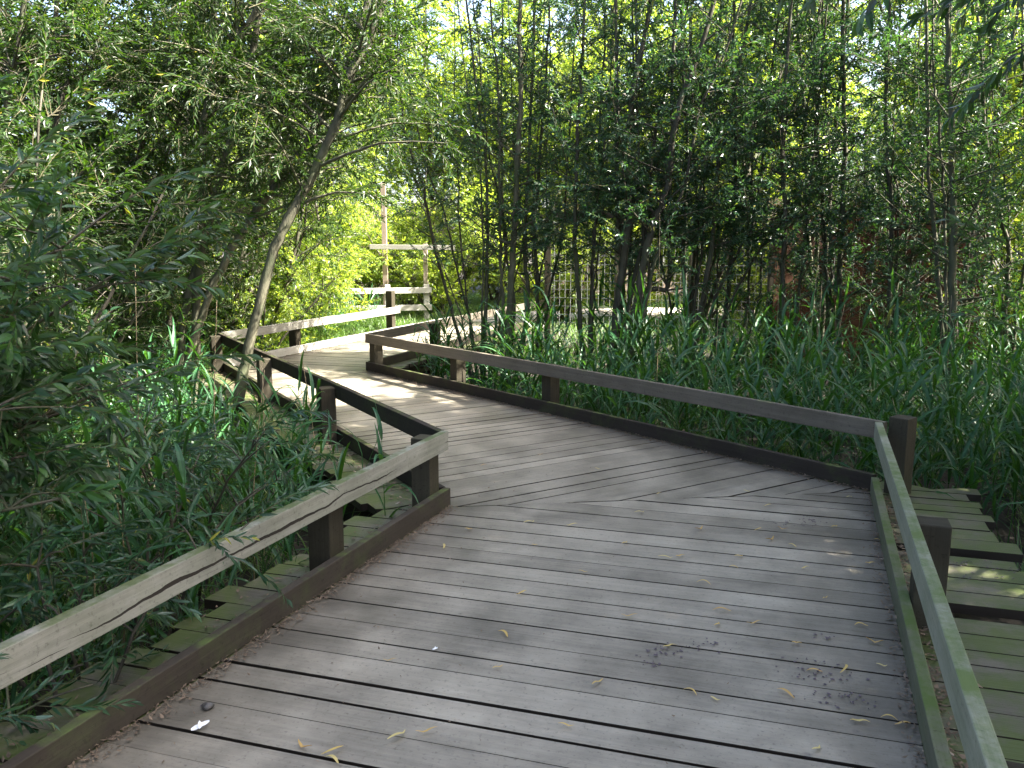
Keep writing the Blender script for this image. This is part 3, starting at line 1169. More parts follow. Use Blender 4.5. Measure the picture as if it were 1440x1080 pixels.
def inside_deck(p, m=0.0):
    """signed: true if p lies over the boards (with margin m)"""
    p = np.asarray(p)
    segs = [((A0, A1), (B0, B1), 0.42 + m, 0.68 + m, None), ((A1, A2), (B1, B2), 0.4 + m, 0.36 + m, 1), ((A2, A3), (B2, B3), 0.25 + m, 0.25 + m, 2)]
    for i, (Lk, Rk, a, b, _) in enumerate(segs):
        mid = (Lk[0] + Lk[1] + Rk[0] + Rk[1]) / 4
        if np.dot(p - Lk[0], lnorm(*Lk, mid)) < -a or np.dot(p - Rk[0], lnorm(*Rk, mid)) < -b:
            continue
        if i == 0 and np.dot(p - A1, s12) > 0:
            return True
        if i == 1 and np.dot(p - A1, -s12) > 0 and np.dot(p - A2, s23) > 0:
            return True
        if i == 2 and np.dot(p - A2, -s23) > 0 and np.dot(p - A3, d3) < 0.3:
            return True
    return False


def scatter(s, tm, pts, sc, tilt=0.12):
    pts = np.asarray(pts, float)
    n = len(pts)
    az = rng.uniform(0, 6.28, n)
    tx, ty = rng.normal(0, tilt, n), rng.normal(0, tilt, n)
    z = unit(np.stack([tx, ty, np.ones(n)], axis=1))
    x = unit(np.stack([np.cos(az), np.sin(az), np.zeros(n)], axis=1))
    x = unit(x - z * np.sum(x * z, axis=1, keepdims=True))
    y = np.cross(z, x)
    Rm = np.stack([x, y, z], axis=2)
    which = rng.integers(0, len(tm), n)
    for k in range(len(tm)):
        m = which == k
        s.stamp(tm[k], Rm[m], pts[m], np.asarray(sc)[m])


def poly_points(poly, n, keep=None):
    poly = np.array(poly, float)
    lo, hi = poly.min(0), poly.max(0)
    out_ = []
    tries = 0
    while len(out_) < n and tries < n * 40:
        tries += 1
        p = rng.uniform(lo, hi)
        c = False
        j = len(poly) - 1
        for i in range(len(poly)):
            if (poly[i][1] > p[1]) != (poly[j][1] > p[1]) and p[0] < (poly[j][0] - poly[i][0]) * (p[1] - poly[i][1]) / (poly[j][1] - poly[i][1]) + poly[i][0]:
                c = not c
            j = i
        if c and not inside_deck(p, 0.08) and (keep is None or keep(p)):
            out_.append((p[0], p[1], gh(p[0], p[1])))
    return np.array(out_)


RB = [(2.9, 3.2), (4.4, 2.0), (7.5, 5.0), (8.5, 8.5), (7.8, 10.6), (3.5, 10.6), (0.3, 10.8), (-1.2, 11.2), (-1.2, 10.2), (3.0, 5.0)]
LB = [(-1.7, 1.5), (-0.6, 5.2), (-3.8, 10.6), (-7.0, 11.5), (-7.0, 3.0), (-4.0, 0.5)]
FB = [(-4.2, 11.6), (-2.6, 16.2), (-3.2, 17.0), (-6.5, 15.0), (-7, 11.5)]
s = Soup()
pts = poly_points(RB, 980)
d_near = np.clip((pts[:, 1] - 4) / 5, 0, 1)
scatter(s, REED, pts, rng.uniform(0.5, 0.92, len(pts)) * (0.85 + 0.13 * d_near))
pts = poly_points(RB, 800)
scatter(s, REED_S, pts, rng.uniform(0.7, 1.2, len(pts)), 0.2)
tag(link('reed_bed', s.mesh('reed_bed'), [M['reed'], M['straw']]), 'dense green reed bed with long arching blades behind the long dark railing', 'reeds', kind='stuff')
s = Soup()
pts = poly_points(LB, 520)
scatter(s, REED, pts, rng.uniform(0.4, 0.72, len(pts)), 0.18)
pts = poly_points(LB, 800)
scatter(s, REED_S, pts, rng.uniform(0.7, 1.2, len(pts)), 0.25)
tag(link('reed_bed', s.mesh('reed_bed'), [M['reed'], M['straw']]), 'low tangled reeds and grass beneath the shrubs on the left', 'reeds', kind='stuff')
s = Soup()
pts = poly_points(FB, 260)
scatter(s, REED_S, pts, rng.uniform(0.6, 1.1, len(pts)), 0.2)
tag(link('reed_bed', s.mesh('reed_bed'), [M['reed'], M['straw']]), 'short reeds growing behind the pale far railing', 'reeds', kind='stuff')
s = Soup()
pts = np.vstack([poly_points(FB, 350), poly_points(LB, 350), poly_points(RB, 200)])
scatter(s, GRASS, pts, rng.uniform(0.7, 1.3, len(pts)), 0.1)
tag(link('rough_grass', s.mesh('rough_grass'), M['grass']), 'rough grass tufts growing along the boardwalk edges', 'grass', kind='stuff')
s = Soup()


def off_path(p):
    return np.min(np.linalg.norm(pl[:, :2] - p, axis=1)) > 1.35


pts = poly_points([(-12, 14), (14, 12.5), (18, 26), (-12, 26)], 4200, off_path)
pts = pts[pts[:, 1] > 12.8 - 0.0 * pts[:, 0]]
scatter(s, LAWN, pts, rng.uniform(0.8, 1.5, len(pts)), 0.05)
tag(link('lawn_grass', s.mesh('lawn_grass'), M['grass']), 'short sunlit grass in the clearing beyond the trees', 'grass', kind='stuff')

# dead brown stalks rising through the reeds: each its own thing
rs = np.random.default_rng(5)
DEAD = [(1118, 640, 1150, 375, 8.2), (1135, 560, 1156, 395, 8.4), (1180, 520, 1175, 430, 9), (1165, 560, 1188, 428, 8.6), (1328, 560, 1338, 415, 8), (1322, 580, 1330, 410, 8.3),
        (925, 500, 928, 300, 8.8), (1098, 560, 1096, 400, 9.2), (1003, 560, 1010, 440, 8.5), (310, 700, 305, 420, 5.6), (432, 560, 421, 480, 6.0), (340, 820, 372, 520, 4.6),
        (192, 650, 190, 372, 5.0), (366, 640, 368, 500, 5.3), (165, 900, 150, 640, 3.6), (118, 840, 110, 640, 3.5), (235, 760, 150, 655, 4.0), (1310, 700, 1255, 560, 6.0), (1250, 560, 1242, 430, 8.8)]
WORDS = ['tallest', 'bent', 'thin', 'leaning', 'straight']
for i, (x0, y0, x1, y1, Y) in enumerate(DEAD):
    a, b = at(x0, y0, Y), at(x1, y1, Y)
    g0 = gh(a[0], a[1])
    d = (b - a) / max(0.2, (b[2] - a[2]))
    a = b + d * (g0 - b[2]) * np.array([0.6, 0.6, 1.0])
    s = Soup()
    mid = (a + b) / 2 + rs.normal(0, 0.03, 3)
    tube(s, smooth_path([a, mid, b], 9), np.linspace(0.0048, 0.002, 9), 5, rnd=rs.uniform(.5, 1))
    o = link('dead_stalk', s.mesh('dead_stalk', a, True), M['straw'], loc=tuple(a))
    side = 'right of the boardwalk' if x0 > 720 else 'left of the boardwalk'
    tag(o, 'dry straw-coloured reed stalk standing %s' % ('in the reed bed ' + side), 'stalk', 'dry reed stalks ' + side)

# individual tall reeds near the rails
for i, (px, py, Y, h) in enumerate([(435, 560, 5.6, 1.25), (412, 600, 5.5, 1.1), (540, 640, 4.75, 1.0), (480, 600, 5.0, 0.95), (460, 690, 4.6, 0.8)]):
    p = at(px, py, Y)
    z = gh(p[0], p[1])
    r = reed_template(h, 7, 0.36, 0.013, 300 + i)
    s = Soup()
    s.add(r['V'], r['T'], r['Q'], r['R'], 0)
    o = link('reed_plant', s.mesh('reed_plant'), M['reed'], loc=(p[0], p[1], z))
    tag(o, 'single green reed with broad blades beside the left middle railing', 'reed', 'single reeds poking up by the left railing')

# ------------------------------------------------------------------ trees
def up_to(P, z):
    """continue a stem upward to height z in its own direction, straightening a little"""
    P = [np.asarray(p, float) for p in P]
    d = unit(P[-1] - P[-2])
    d = unit(d + np.array([0, 0, 0.5]))
    if P[-1][2] < z:
        P.append(P[-1] + d * (z - P[-1][2]) / max(d[2], .3))
    return P


def stem(pix, Y, top, z0=None, lean=0.0):
    """pix polyline bottom->top at forward distance Y (+lean per metre of height)"""
    out_ = []
    for (x, y) in pix:
        p = at(x, y, Y)
        p = at(x, y, Y + lean * (p[2] + .4))
        out_.append(p)
    b = out_[0].copy()
    g0 = gh(b[0], b[1]) - 0.05
    if b[2] > g0 + 0.15:
        d = unit(out_[0] - out_[1])
        b = out_[0] + d * (out_[0][2] - g0) / max(-d[2], .4) * 0.9
        b[2] = g0
        out_ = [b] + out_
    else:
        out_[0][2] = g0
    return up_to(out_, top)


G_R = 'slender willows of the thicket behind the right-hand reeds'
# left: the pale leaning trunks
tree('willow_tree', 'pale grey-green willow trunk leaning right over the boardwalk, rightmost of the left group', 'tree',
     [(stem([(340, 535), (352, 480), (383, 360), (403, 313), (440, 243), (473, 173), (492, 105), (540, 0)], 8.35, 7.5, lean=0.05), 0.058, 0.040)],
     'leaf_dark', 'willow', t0=0.5, limb=1.2, per=9, every=0.14, seed=1)
tree('willow_tree', 'smooth greenish willow trunk forking near the ground, middle of the left group', 'tree',
     [(stem([(270, 490), (290, 430), (320, 360), (363, 293), (417, 220), (443, 178), (464, 135), (500, 60)], 8.8, 7.0, lean=0.1), 0.044, 0.032)],
     'leaf_dark', 'willow', t0=0.42, limb=1.2, per=10, every=0.13, seed=2)
tree('willow_tree', 'upright greenish willow trunk, leftmost of the thick left group', 'tree',
     [(stem([(256, 490), (262, 430), (281, 355), (310, 247), (337, 143), (367, 7)], 9.0, 7.5, lean=0.05), 0.050, 0.03),
      (stem([(281, 355), (286, 260), (290, 157), (330, 60), (367, 0)], 9.05, 6.0), 0.045, 0.03)],
     'leaf_dark', 'willow', t0=0.40, limb=1.3, per=10, every=0.13, seed=3)
LT = [((230, 480), (262, 330), (258, 220), (280, 90), (305, 10), 11.0), ((150, 480), (170, 330), (200, 200), (240, 40), 10.0), ((30, 500), (5, 250), (15, 100), (25, 60), 8.0),
      ((90, 480), (95, 300), (60, 130), (80, 0), 9.0), ((390, 440), (420, 330), (430, 250), (455, 150), 13.5), ((200, 470), (225, 330), (228, 180), (250, 60), 12.5),
      ((445, 420), (450, 330), (440, 230), (470, 120), 16.0), ((330, 440), (345, 330), (370, 200), (385, 60), 13)]
for i, e in enumerate(LT):
    Y = e[-1]
    st = stem(list(e[:-1]), Y, 6.5 if Y < 15 else 4.2)
    sts = [(st, 0.04 + 0.015 * (i % 2), 0.018)]
    o_ = np.array([rs.uniform(-.3, .3), rs.uniform(-.2, .2), 0])
    sts.append(([p + o_ * (0.3 + k * 0.8) for k, p in enumerate(st)], 0.028, 0.012))
    tree('willow_tree', 'thin brown multi-stemmed willow half hidden in the dark left thicket' if Y < 15 else 'thin willow at the far end of the left thicket by the pale railing', 'tree', sts,
         'leaf_dark' if Y < 15 else 'leaf_bright', 'broad' if i % 2 else 'willow', bark='bark_dark', group='thin willows of the left thicket', t0=0.12, limb=1.2, per=8, every=0.17, seed=20 + i)

# right: the thicket of thin stems, traced
RTT = [
    [[(640, 452), (622, 390), (603, 310), (592, 250), (570, 190), (563, 115)], [(660, 445), (640, 370), (625, 300), (600, 235), (577, 130)], 11.2, 0.028, 'bark_dark', 5.5, 'slim dark stem bowing left across the bright clearing, with a twin beside it'],
    [[(683, 430), (686, 330), (682, 200), (672, 140)], [(700, 430), (712, 330), (690, 230), (680, 150)], 11.0, 0.030, 'bark_pale', 6.5, 'thin straight pale stems just right of the bright clearing'],
    [[(718, 430), (722, 350), (728, 230), (732, 110), (730, 0)], [(742, 430), (738, 340), (745, 200)], 10.6, 0.050, 'bark_pale', 7.5, 'thicker pale upright willow trunk left of the thicket centre'],
    [[(757, 425), (752, 320), (762, 180), (770, 60)], [(770, 430), (790, 330), (800, 200)], 10.9, 0.030, 'bark_dark', 7, None],
    [[(815, 430), (808, 320), (812, 200), (820, 60)], [(830, 430), (836, 330), (842, 220)], 10.4, 0.034, 'bark_dark', 7, None],
    [[(868, 435), (876, 370), (886, 290), (880, 230), (893, 110), (915, 10)], [(875, 420), (871, 340), (868, 230)], 10.2, 0.055, 'bark_dark', 7.5, 'dark forked trunk standing near the middle of the right thicket'],
    [[(897, 425), (912, 340), (938, 262), (955, 150), (1000, 20)], [(905, 420), (940, 400), (941, 300), (945, 150)], 10.0, 0.055, 'bark_dark', 7.5, 'dark trunk leaning right across the timber beam'],
    [[(965, 430), (960, 330), (966, 200), (960, 80)], [(975, 430), (982, 330), (975, 200)], 10.6, 0.03, 'bark_dark', 7, None],
    [[(985, 435), (1003, 330), (1010, 240), (1040, 100)], [(1000, 440), (1040, 350), (1060, 310), (1075, 200)], 10.3, 0.036, 'bark_dark', 7, None],
    [[(1022, 430), (1030, 330), (1035, 200), (1030, 60)], [(1050, 440), (1052, 330), (1060, 200)], 10.9, 0.034, 'bark_dark', 7.5, None],
    [[(1100, 440), (1104, 300), (1100, 180), (1108, 60)], [(1120, 440), (1135, 300), (1150, 150)], 10.2, 0.036, 'bark_dark', 7, None],
    [[(1180, 440), (1183, 320), (1188, 200), (1185, 40)], [(1165, 440), (1160, 320), (1150, 200)], 10.5, 0.045, 'bark_dark', 7.5, None],
    [[(1250, 440), (1255, 320), (1245, 180), (1250, 30)], [(1265, 440), (1290, 320), (1300, 200)], 10.0, 0.036, 'bark_dark', 7, None],
    [[(1338, 470), (1341, 300), (1337, 150), (1333, 30)], [(1325, 460), (1312, 300), (1304, 190)], 9.0, 0.045, 'bark_pale', 7.5, 'straight pale willow pole in front of the dark fence on the right'],
    [[(1415, 460), (1418, 350), (1395, 260), (1380, 100)], [(1430, 440), (1450, 300), (1440, 150)], 9.8, 0.034, 'bark_dark', 7, None],
]
for i, (p1, p2, Y, r, bk, top, lab) in enumerate(RTT):
    g1 = stem(p1, Y, top)
    g2 = stem(p2, Y + 0.25, top - 1.0)
    g2[0] = g1[0] + np.array([0.06, 0.05, 0])
    sts = [(g1, r, r * .4), (g2, r * .7, r * .3)]
    for k in range(2):
        o_ = np.array([rs.uniform(-.4, .4), rs.uniform(-.1, .5), 0])
        sts.append(([p + o_ * (0.25 + 0.30 * j) for j, p in enumerate(g2 if k % 2 else g1)], r * rs.uniform(.4, .6), r * .2))
    right = i >= 9
    tree('willow_tree', lab or ('slender dark multi-stemmed willow in the dense right-hand thicket' if not right else 'slender leafy willow in front of the dark board fence'), 'tree', sts,
         'leaf_blue', 'osier' if i % 4 else 'willow_up', bark=bk, group=None if lab else (G_R if not right else 'willows before the dark board fence'),
         t0=(0.30 if i < 3 else 0.35) if not right else 0.22, limb=0.75 if i < 3 else 0.95, dense_top=1.6,
         per=2 if i < 3 else 4, every=0.26 if i < 3 else 0.28, seed=50 + i, rise=0.35)

# second row, further back and out to the sides
for i, (x, y, h) in enumerate([(2.5, 12.1, 6.5), (4.4, 11.9, 7.5), (6.3, 11.6, 7.5), (8.3, 10.8, 7), (9.3, 8.5, 7), (8.6, 6.2, 7.5), (7.0, 8.7, 7.0)]):
    b = np.array([x, y, gh(x, y)])
    sts = []
    for k in range(4):
        l = rs.normal(0, 0.35, 2)
        sts.append(([b + [0.05 * k, 0.04 * k, 0], b + [l[0] * .6, l[1] * .6, h * .3], b + [l[0] * 1.5, l[1] * 1.5, h * .65], b + [l[0] * 2.2, l[1] * 2.2, h * rs.uniform(.85, 1)]], 0.04, 0.012))
    tree('willow_tree', 'leafy willow standing in the back row of the right-hand thicket', 'tree', sts, 'leaf_blue', 'broad' if i % 2 else 'willow_up', bark='bark_dark',
         group='back row of the right thicket', t0=0.5 if y > 11 else 0.3, limb=1.2, per=3, every=0.27, seed=90 + i, rise=0.4)

# tall overhanging trees right of the path; mostly unseen, added to shade the boards; the first hangs into the top right corner
for i, (x, y, h, rr, lab) in enumerate([(3.9, 1.6, 7.5, 0.10, 'tall willow whose leaves hang into the top right corner'), (5.6, 3.6, 8.5, 0.11, 'unseen tall willow beyond the right edge, added to shade the boards'),
                                        (6.2, 5.9, 8.0, 0.10, 'unseen tall willow beside the reed bed, added for shade'),
 (4.6, -0.6, 8.5, 0.10, 'unseen tall willow added right of the viewpoint for shade'), (7.6, 1.2, 9.5, 0.12, 'tallest unseen willow, added well right of the boards for shade'), (8.0, 3.8, 9.5, 0.12, 'unseen tall willow in the second row, added to shade the boards'),
 (5.4, 1.4, 8.5, 0.10, 'unseen leafy tree right of view, added to shade the boards'), (9.6, 5.6, 9.5, 0.12, 'unseen broad leafy tree at the outer right, added for shade')]):
    h *= 1.12
    b = np.array([x, y, gh(x, y)])
    sts = [([b, b + [-.15, .1, h * .3], b + [-.5, .2, h * .6], b + [-.6, .5, h]], rr, 0.04),
           ([b + [0, 0, h * .28], b + [-.8, .5, h * .5], b + [-2.0, 1.0, h * .78]], rr * .5, 0.02),
           ([b + [0, 0, h * .32], b + [.6, .9, h * .55], b + [.8, 1.8, h * .85]], rr * .5, 0.02)]
    tree('willow_tree', lab, 'tree', sts, 'leaf_dark', 'willow' if i < 1 else 'far', t0=0.40, limb=1.6, per=9, every=0.15, seed=120 + i, sc=1.15)  # larger leaves on the unseen trees, for denser shade

# left thicket shrubs
for i, (x, y, h, sp, lf) in enumerate([(-3.3, 4.6, 3.0, 'willow', 'leaf_dark'), (-3.9, 6.2, 3.3, 'willow_up', 'leaf_dark'), (-4.9, 5.0, 4.5, 'willow', 'leaf_dark'), (-5.2, 7.4, 5, 'broad', 'leaf_dark'),
                                       (-6.0, 9.4, 5.5, 'willow', 'leaf_dark'), (-4.6, 8.3, 2.6, 'willow_up', 'leaf_dark'), (-6.4, 6.5, 6, 'willow_up', 'leaf_dark'), (-7.4, 8.6, 6.5, 'broad', 'leaf_dark'),
                                       (-4.1, 3.4, 3.8, 'willow', 'leaf_dark'), (-7.5, 11.8, 6.5, 'willow', 'leaf_dark'), (-5.7, 12.2, 3.4, 'broad', 'leaf_dark'), (-4.9, 14.2, 2.6, 'broad', 'leaf_bright'),
                                       (-4.4, 16.2, 2.8, 'broad', 'leaf_bright'), (-3.95, 12.9, 1.5, 'broad', 'leaf_bright'), (-3.4, 14.6, 1.6, 'broad', 'leaf_bright'), (-5.2, 13.2, 3.4, 'willow', 'leaf_dark')]):
    b = np.array([x, y, gh(x, y)])
    sts = []
    for k in range(5):
        l = rs.normal(0, 0.30, 2)
        hh = h * rs.uniform(.7, 1)
        sts.append(([b + [0.05 * k, 0.04 * k, 0], b + [l[0] * .6, l[1] * .6, hh * .3], b + [l[0] * 1.6, l[1] * 1.6, hh * .7], b + [l[0] * 2.3, l[1] * 2.3, hh]], 0.022, 0.007))
    tree('willow_shrub', 'bushy willow shrub crowding the left side of the boardwalk' if i < 11 or i == 15 else 'low bright shrub behind the pale far railing', 'shrub', sts, lf, sp, bark='bark_dark',
         group='shrubs of the left thicket' if i < 11 or i == 15 else 'low shrubs behind the far railing', t0=0.08, limb=0.75, per=7, every=0.2, seed=150 + i, rise=0.5)

# sallow shrub close on the left, with big leaves
b = np.array([-2.9, 2.7, gh(-2.9, 2.7)])
sts = []
for k, tip in enumerate([at(-60, 330, 2.9), at(150, 300, 3.0), at(60, 420, 2.8), at(190, 370, 3.1), at(-30, 520, 2.6), at(140, 560, 2.9), at(40, 640, 2.7), at(230, 520, 3.3), at(-100, 200, 3.0), at(20, 240, 3.1), at(90, 700, 2.6), at(20, 560, 2.5), at(-80, 430, 2.6)]):
    m_ = (b + tip) / 2 + np.array([-.15, 0, 0.35])
    sts.append(([b + [0.03 * k, 0.02 * k, 0], m_, tip], 0.016, 0.004))
tree('sallow_shrub', 'sallow shrub with large glossy oval leaves, closest on the left', 'shrub', sts, 'leaf_sallow', 'near', bark='bark_dark', t0=0.25, limb=0.42, per=4, every=0.13, seed=200, sc=0.85, rise=0.2)
# low osier sprigs over the reeds, left
for i, (px, py, Y, h) in enumerate([(100, 800, 3.0, 0.9), (250, 640, 4.2, 1.3), (40, 760, 2.7, 1.1), (330, 560, 5.2, 1.0), (180, 720, 3.6, 1.0)]):
    p = at(px, py, Y)
    b = np.array([p[0], p[1], gh(p[0], p[1])])
    sts = []
    for k in range(4):
        l = rs.normal(0, 0.2, 2)
        sts.append(([b + [.02 * k, 0, 0], b + [l[0], l[1], h * .6], b + [l[0] * 2.2, l[1] * 2.2, h * rs.uniform(.8, 1.1)]], 0.009, 0.003))
    tree('osier_shrub', 'young osier with narrow grey-green leaves rising from the left reeds', 'shrub', sts, 'leaf_blue', 'nearwillow', bark='bark_dark',
         group='young osiers in the left reeds', t0=0.3, limb=0.25, per=2, every=0.16, seed=220 + i, sc=0.75)

# clearing: bright bushes
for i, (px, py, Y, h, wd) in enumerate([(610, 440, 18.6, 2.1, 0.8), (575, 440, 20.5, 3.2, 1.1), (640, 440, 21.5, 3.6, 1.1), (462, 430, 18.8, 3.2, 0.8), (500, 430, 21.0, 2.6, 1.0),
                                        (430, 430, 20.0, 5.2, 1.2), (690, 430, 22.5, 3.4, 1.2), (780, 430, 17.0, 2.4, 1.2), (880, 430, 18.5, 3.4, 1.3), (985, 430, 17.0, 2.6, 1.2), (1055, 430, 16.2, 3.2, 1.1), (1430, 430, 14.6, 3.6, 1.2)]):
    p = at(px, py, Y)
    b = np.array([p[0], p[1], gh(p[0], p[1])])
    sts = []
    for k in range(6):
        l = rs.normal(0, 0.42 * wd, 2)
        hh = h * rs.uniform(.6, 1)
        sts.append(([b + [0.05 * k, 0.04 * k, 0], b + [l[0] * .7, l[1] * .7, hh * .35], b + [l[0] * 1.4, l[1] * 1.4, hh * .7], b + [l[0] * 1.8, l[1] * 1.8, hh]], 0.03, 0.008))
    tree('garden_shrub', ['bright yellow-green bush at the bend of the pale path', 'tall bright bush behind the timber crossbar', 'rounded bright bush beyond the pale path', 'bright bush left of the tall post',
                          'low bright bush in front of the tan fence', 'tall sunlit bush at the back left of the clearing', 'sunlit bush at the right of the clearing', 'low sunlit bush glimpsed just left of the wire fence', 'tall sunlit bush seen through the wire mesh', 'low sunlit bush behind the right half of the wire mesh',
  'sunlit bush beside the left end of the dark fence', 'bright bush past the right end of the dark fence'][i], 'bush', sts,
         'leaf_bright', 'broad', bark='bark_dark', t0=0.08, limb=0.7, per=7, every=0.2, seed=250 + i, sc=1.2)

# far ring of trees
FT = []
for v in range(3):
    b = np.zeros(3)
    h = [8.0, 10.0, 9.0][v]
    sts = [([b, [0.1, 0, h * .4], [0, .2, h * .75], [0.1, .1, h]], 0.2, 0.05)]
    for k in range(5):
        az = k * 1.26 + v
        z0 = h * rs.uniform(.18, .45)
        sts.append(([[0.05, 0, z0], [math.cos(az) * 1.2, math.sin(az) * 1.2, z0 + h * .15], [math.cos(az) * 2.3, math.sin(az) * 2.3, z0 + h * .38]], 0.09, 0.02))
    FT.append((b, h, sts))
ring = [(-16, 14, 'd'), (-12, 17, 'd'), (-8.5, 23, 'b'), (-13, 24, 'd'), (-5.0, 29, 'b'), (-9, 31, 'd'), (-0.5, 33, 'b'), (4, 37, 'b'), (9, 37, 'b'), (13, 31, 'd'), (12.5, 24, 'b'), (17, 25, 'd'), (11.5, 17.5, 'b'),
        (15.5, 19, 'd'), (12.5, 12.5, 'b'), (14.5, 8, 'd'), (15, 2, 'd'), (-12, 9, 'd'), (-11, 3, 'd'), (-9.5, -3, 'd'), (-4.5, -6, 'd'), (1.5, -8, 'd'), (7, -5, 'd'), (11, -2, 'd'), (19, 31, 'd'), (-20, 22, 'd'), (8.5, 15.8, 'b'), (2.6, 22.0, 'b'), (-2.4, 25.5, 'b'), (0.2, 25.0, 'b'), (6.2, 22.6, 'b'), (5.0, 18.4, 'b')]
protos = {}
for i, (x, y, k) in enumerate(ring):
    v = i % 3
    bh = y < 2
    lab = ('broad sunlit tree standing beyond the clearing' if k == 'b' else 'dark broad tree in the belt round the marsh')
    if bh:
        lab = 'dark broad tree standing behind the viewpoint'
    grp = {'b': 'sunlit trees beyond the clearing', 'd': 'dark trees round the marsh'}[k] if not bh else 'trees behind the viewpoint'
    if (v, k) not in protos:
        b, h, sts = FT[v]
        loc = np.array([x, y, gh(x, y)])
        st2 = [([np.asarray(p, float) + loc for p in P_], a_, b_) for P_, a_, b_ in sts]
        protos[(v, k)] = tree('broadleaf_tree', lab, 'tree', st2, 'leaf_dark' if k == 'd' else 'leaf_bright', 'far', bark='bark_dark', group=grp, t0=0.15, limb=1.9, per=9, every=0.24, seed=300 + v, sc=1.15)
    else:
        copy_thing(protos[(v, k)], (x, y, gh(x, y)), rs.uniform(0, 6.28), rs.uniform(.85, 1.15), lab, grp)

# leaves dropping into the top right corner, and a bright sprig at the right edge
b = np.array([2.9, 2.1, gh(2.9, 2.1)])
sts = []
for k, tip in enumerate([at(1210, -75, 2.6), at(1320, -70, 2.4), at(1440, -40, 2.4), at(1430, 90, 3.0), at(1420, -20, 3.2)]):
    sts.append(([b + [0.04 * k, 0.02 * k, 0], b + [-.05, .1, 1.9], b * .35 + tip * .65 + np.array([0, 0, .9 - b[2] * .35]), tip], 0.03, 0.004))
tree('sallow_tree', 'sallow hanging large green leaves into the top right corner', 'tree', sts, 'leaf_sallow', 'near', bark='bark_pale', t0=0.76, limb=0.22, per=2, every=0.13, seed=400, sc=0.66, rise=-0.2)
b = np.array([3.1, 3.0, gh(3.1, 3.0)])
sts = [([b, b + [-.1, .1, 1.2], at(1425, 350, 3.3)], 0.014, 0.004), ([b + [.03, 0, 0], b + [.1, .2, 1.0], at(1450, 470, 3.4)], 0.012, 0.004)]
tree('sallow_shrub', 'sallow sprig with pale leaves poking in at the right edge', 'shrub', sts, 'leaf_sallow', 'near', bark='bark_pale', t0=0.55, limb=0.2, per=2, every=0.16, seed=402, sc=0.7)

# ------------------------------------------------------------------ fallen leaves and small finds on the boards
def curled_leaf(L, W_, curl, twist, seed):
    r_ = np.random.default_rng(seed)
    V, Q = [], []
    n = 7
    for k in range(n):
        f = k / (n - 1)
        w_ = W_ * math.sin(math.pi * (0.06 + 0.9 * f)) ** 0.8
        x = (f - 0.5) * L
        y = curl * L * (f - .5) ** 2 * 2
        z = 0.004 + 0.012 * abs(math.sin(3 * f + seed)) * (L / .07)
        tw = twist * (f - .5)
        V += [(x, y - w_ * math.cos(tw), z + w_ * abs(math.sin(tw)) + .3 * w_), (x, y, z), (x, y + w_ * math.cos(tw), z + w_ * abs(math.sin(tw)) * .3 + .3 * w_)]
        if k:
            a = 3 * (k - 1)
            Q += [(a, a + 1, a + 4, a + 3), (a + 1, a + 2, a + 5, a + 4)]
    return np_mesh('fallen_leaf', np.array(V), [np.array(Q)], np.full(len(V), r_.random()), None, True)


FLM = [curled_leaf(rs.uniform(.05, .09), rs.uniform(.0045, .009), rs.uniform(-.5, .5), rs.uniform(0, 2), k) for k in range(12)]
for m_ in FLM:
    m_.materials.append(M['fallen'])
FL = [(972, 973), (840, 962), (548, 930), (1145, 945), (1050, 692), (925, 695), (735, 836), (1040, 784), (955, 783), (1115, 768), (936, 786), (1085, 760), (1190, 943), (796, 1022), (600, 1031), (1105, 977), (1240, 938),
      (1130, 800), (1032, 798), (880, 765), (752, 767), (805, 740), (745, 736), (985, 745), (1068, 746), (820, 805), (1060, 878), (1015, 860), (1005, 985), (940, 910), (1210, 880), (1235, 760), (1222, 793), (1080, 712),
      (560, 1038), (425, 1052), (470, 1060), (700, 940), (885, 868), (1270, 1020), (1150, 1055), (1208, 1016), (710, 893), (1175, 742), (660, 745), (625, 770), (900, 722), (1100, 745), (990, 820), (1160, 842),
      (760, 640), (680, 655), (840, 660), (560, 590), (500, 560), (1010, 880), (1120, 905), (470, 1070), (1195, 700), (1230, 905), (1250, 1010)]
for i, (px, py) in enumerate(FL):
    p = gnd(px, py, 0.003)
    o = link('fallen_leaf', FLM[i % 12], loc=(p[0], p[1], 0.003))
    o.rotation_euler = (0, 0, rs.uniform(-.6, .9) if i % 3 else rs.uniform(0, 3.1))
    s_ = rs.uniform(.6, 1.0)
    o.scale = (s_, s_, s_)
    tag(o, 'narrow yellow willow leaf lying on the boards', 'leaf', 'fallen willow leaves on the boards')

# litter along the kerbs and on the outer boards
s = Soup()


def litter(a, b, n_in, n, lo, hi, size=0.0075, z=0.004):
    d = b - a
    for _ in range(n):
        f = random.random()
        q = abs(random.gauss(0, 1)) * (hi - lo) * 0.4 + lo
        p = a + d * f + n_in * q
        l = size * random.uniform(.4, 1.8)
        az = random.uniform(0, 6.28)
        u_ = np.array([math.cos(az), math.sin(az), random.uniform(-.2, .3)]) * l
        v_ = np.array([-math.sin(az), math.cos(az), random.uniform(-.3, .3)]) * l * random.uniform(.2, .6)
        c = np.array([p[0], p[1], z + random.uniform(0.001, .012)])
        s.add([c - u_, c + v_ * .9, c + u_ + [0, 0, random.uniform(0, .006)], c - v_], None, [(0, 1, 2, 3)], random.betavariate(1.6, 2.2))


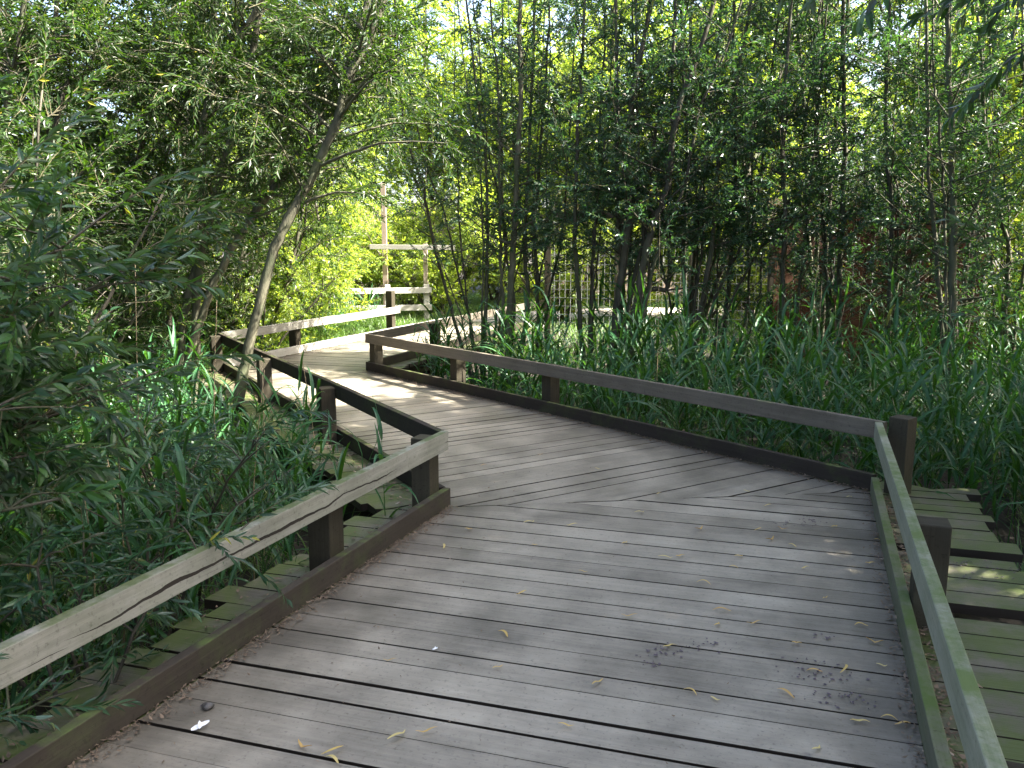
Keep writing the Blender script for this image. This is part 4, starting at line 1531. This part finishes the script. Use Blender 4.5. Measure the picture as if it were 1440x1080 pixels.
litter(A0, A1, -nA1, 2850, 0.0, 0.10)
litter(A0, A1, nA1, 1710, 0.06, 0.30, 0.011)
litter(B0, B1, -nB1, 950, 0.0, 0.07)
litter(B0, B1, nB1, 1710, 0.05, 0.20, 0.011)
litter(B1, B2, -nB2, 2850, 0.0, 0.10)
litter(A1, A2, nA2, 1100, 0.06, 0.35, 0.012)
litter(A2, A3, -nA3, 900, 0.0, 0.5, 0.010)
litter(B1, B2, nB2, 500, 0.06, 0.25, 0.011)
litter(A0, A1, -nA1, 350, 0.1, 2.2, 0.005, 0.001)
litter(A1, A2, -nA2, 350, 0.1, 2.0, 0.005, 0.001)
tag(link('leaf_litter', s.mesh('leaf_litter'), M['litter']), 'dry brown leaf crumbs gathered along the kerb boards', 'litter', kind='stuff')
# crushed purple berries
s = Soup()
for (px, py, n, sp) in [(985, 908, 40, .06), (930, 918, 45, .05), (925, 935, 20, .03), (1155, 948, 60, .07), (1190, 985, 35, .05), (1160, 978, 20, .04), (1130, 930, 20, .05), (1110, 735, 45, .09), (1140, 732, 20, .05),
                        (1160, 895, 15, .03), (290, 992, 4, .01), (1360, 792, 30, .05), (1375, 812, 25, .06), (1410, 800, 20, .05)]:
    p = gnd(px, py, 0.004)
    for _ in range(int(n * .6)):
        c = np.array([p[0] + random.gauss(0, sp), p[1] + random.gauss(0, sp * .5), 0.0045 + random.uniform(0, .003)])
        l = random.uniform(.003, .009)
        k = 5
        az = [j * 6.28 / k + random.uniform(-.4, .4) for j in range(k)]
        V = [c + np.array([math.cos(a), math.sin(a), 0]) * l * random.uniform(.5, 1.2) for a in az] + [c + [0, 0, .003]]
        s.add(V, [(j, (j + 1) % k, k) for j in range(k)], None, random.random())
tag(link('crushed_berries', s.mesh('crushed_berries'), M['berry']), 'dark purple crushed berries spattered on the boards near the right kerb', 'berries', kind='stuff')
# white feather and small dark shell
p = gnd(282, 1024, 0.004)
V = []
for k in range(9):
    f = k / 8
    w_ = 0.011 * math.sin(math.pi * min(1, .12 + .86 * f)) * (1 + .25 * math.sin(9 * f))
    x = (f - .5) * .06
    V += [(x, -w_, .004 + .01 * f), (x, 0, .002 + .012 * f), (x, w_ * .8, .008 + .012 * f)]
Q = []
for k in range(8):
    a = 3 * k
    Q += [(a, a + 1, a + 4, a + 3), (a + 1, a + 2, a + 5, a + 4)]
V = np.array(V)
ca, sa = math.cos(1.1), math.sin(1.1)
V2 = V[:15] * [0.9, 0.8, 1.3] + [0.012, 0, 0]
V2 = np.stack([V2[:, 0] * ca - V2[:, 1] * sa, V2[:, 0] * sa + V2[:, 1] * ca, V2[:, 2] + .004], axis=1)
Q += [tuple(x + 27 for x in q_) for q_ in Q[:8]]
V = np.vstack([V, V2])
o = link('feather', np_mesh('feather', np.array(V), [np.array(Q)], None, None, True), M['feather'], loc=tuple(p))
o.rotation_euler = (0, 0, R_(35))
tag(o, 'small white feather lying at the bottom left of the boards', 'feather')
p = gnd(612, 914, 0.004)
o = link('feather', o.data, loc=tuple(p))
o.scale = (.35, .5, .6)
tag(o, 'tiny pale fluff on the boards left of centre', 'fluff')
import bmesh
bm = bmesh.new()
bmesh.ops.create_icosphere(bm, subdivisions=3, radius=0.016)
for v in bm.verts:
    a = math.atan2(v.co.y, v.co.x)
    v.co *= 1 + 0.12 * math.sin(3 * a + 40 * v.co.z)
    v.co.x *= 1.35
    v.co.z = v.co.z * .75 + .011
me = bpy.data.meshes.new('snail_shell')
bm.to_mesh(me)
bm.free()
p = gnd(292, 997, 0.0)
tag(link('snail_shell', me, M['snail'], loc=tuple(p)), 'small dark lump of shell on the boards near the left kerb', 'shell')
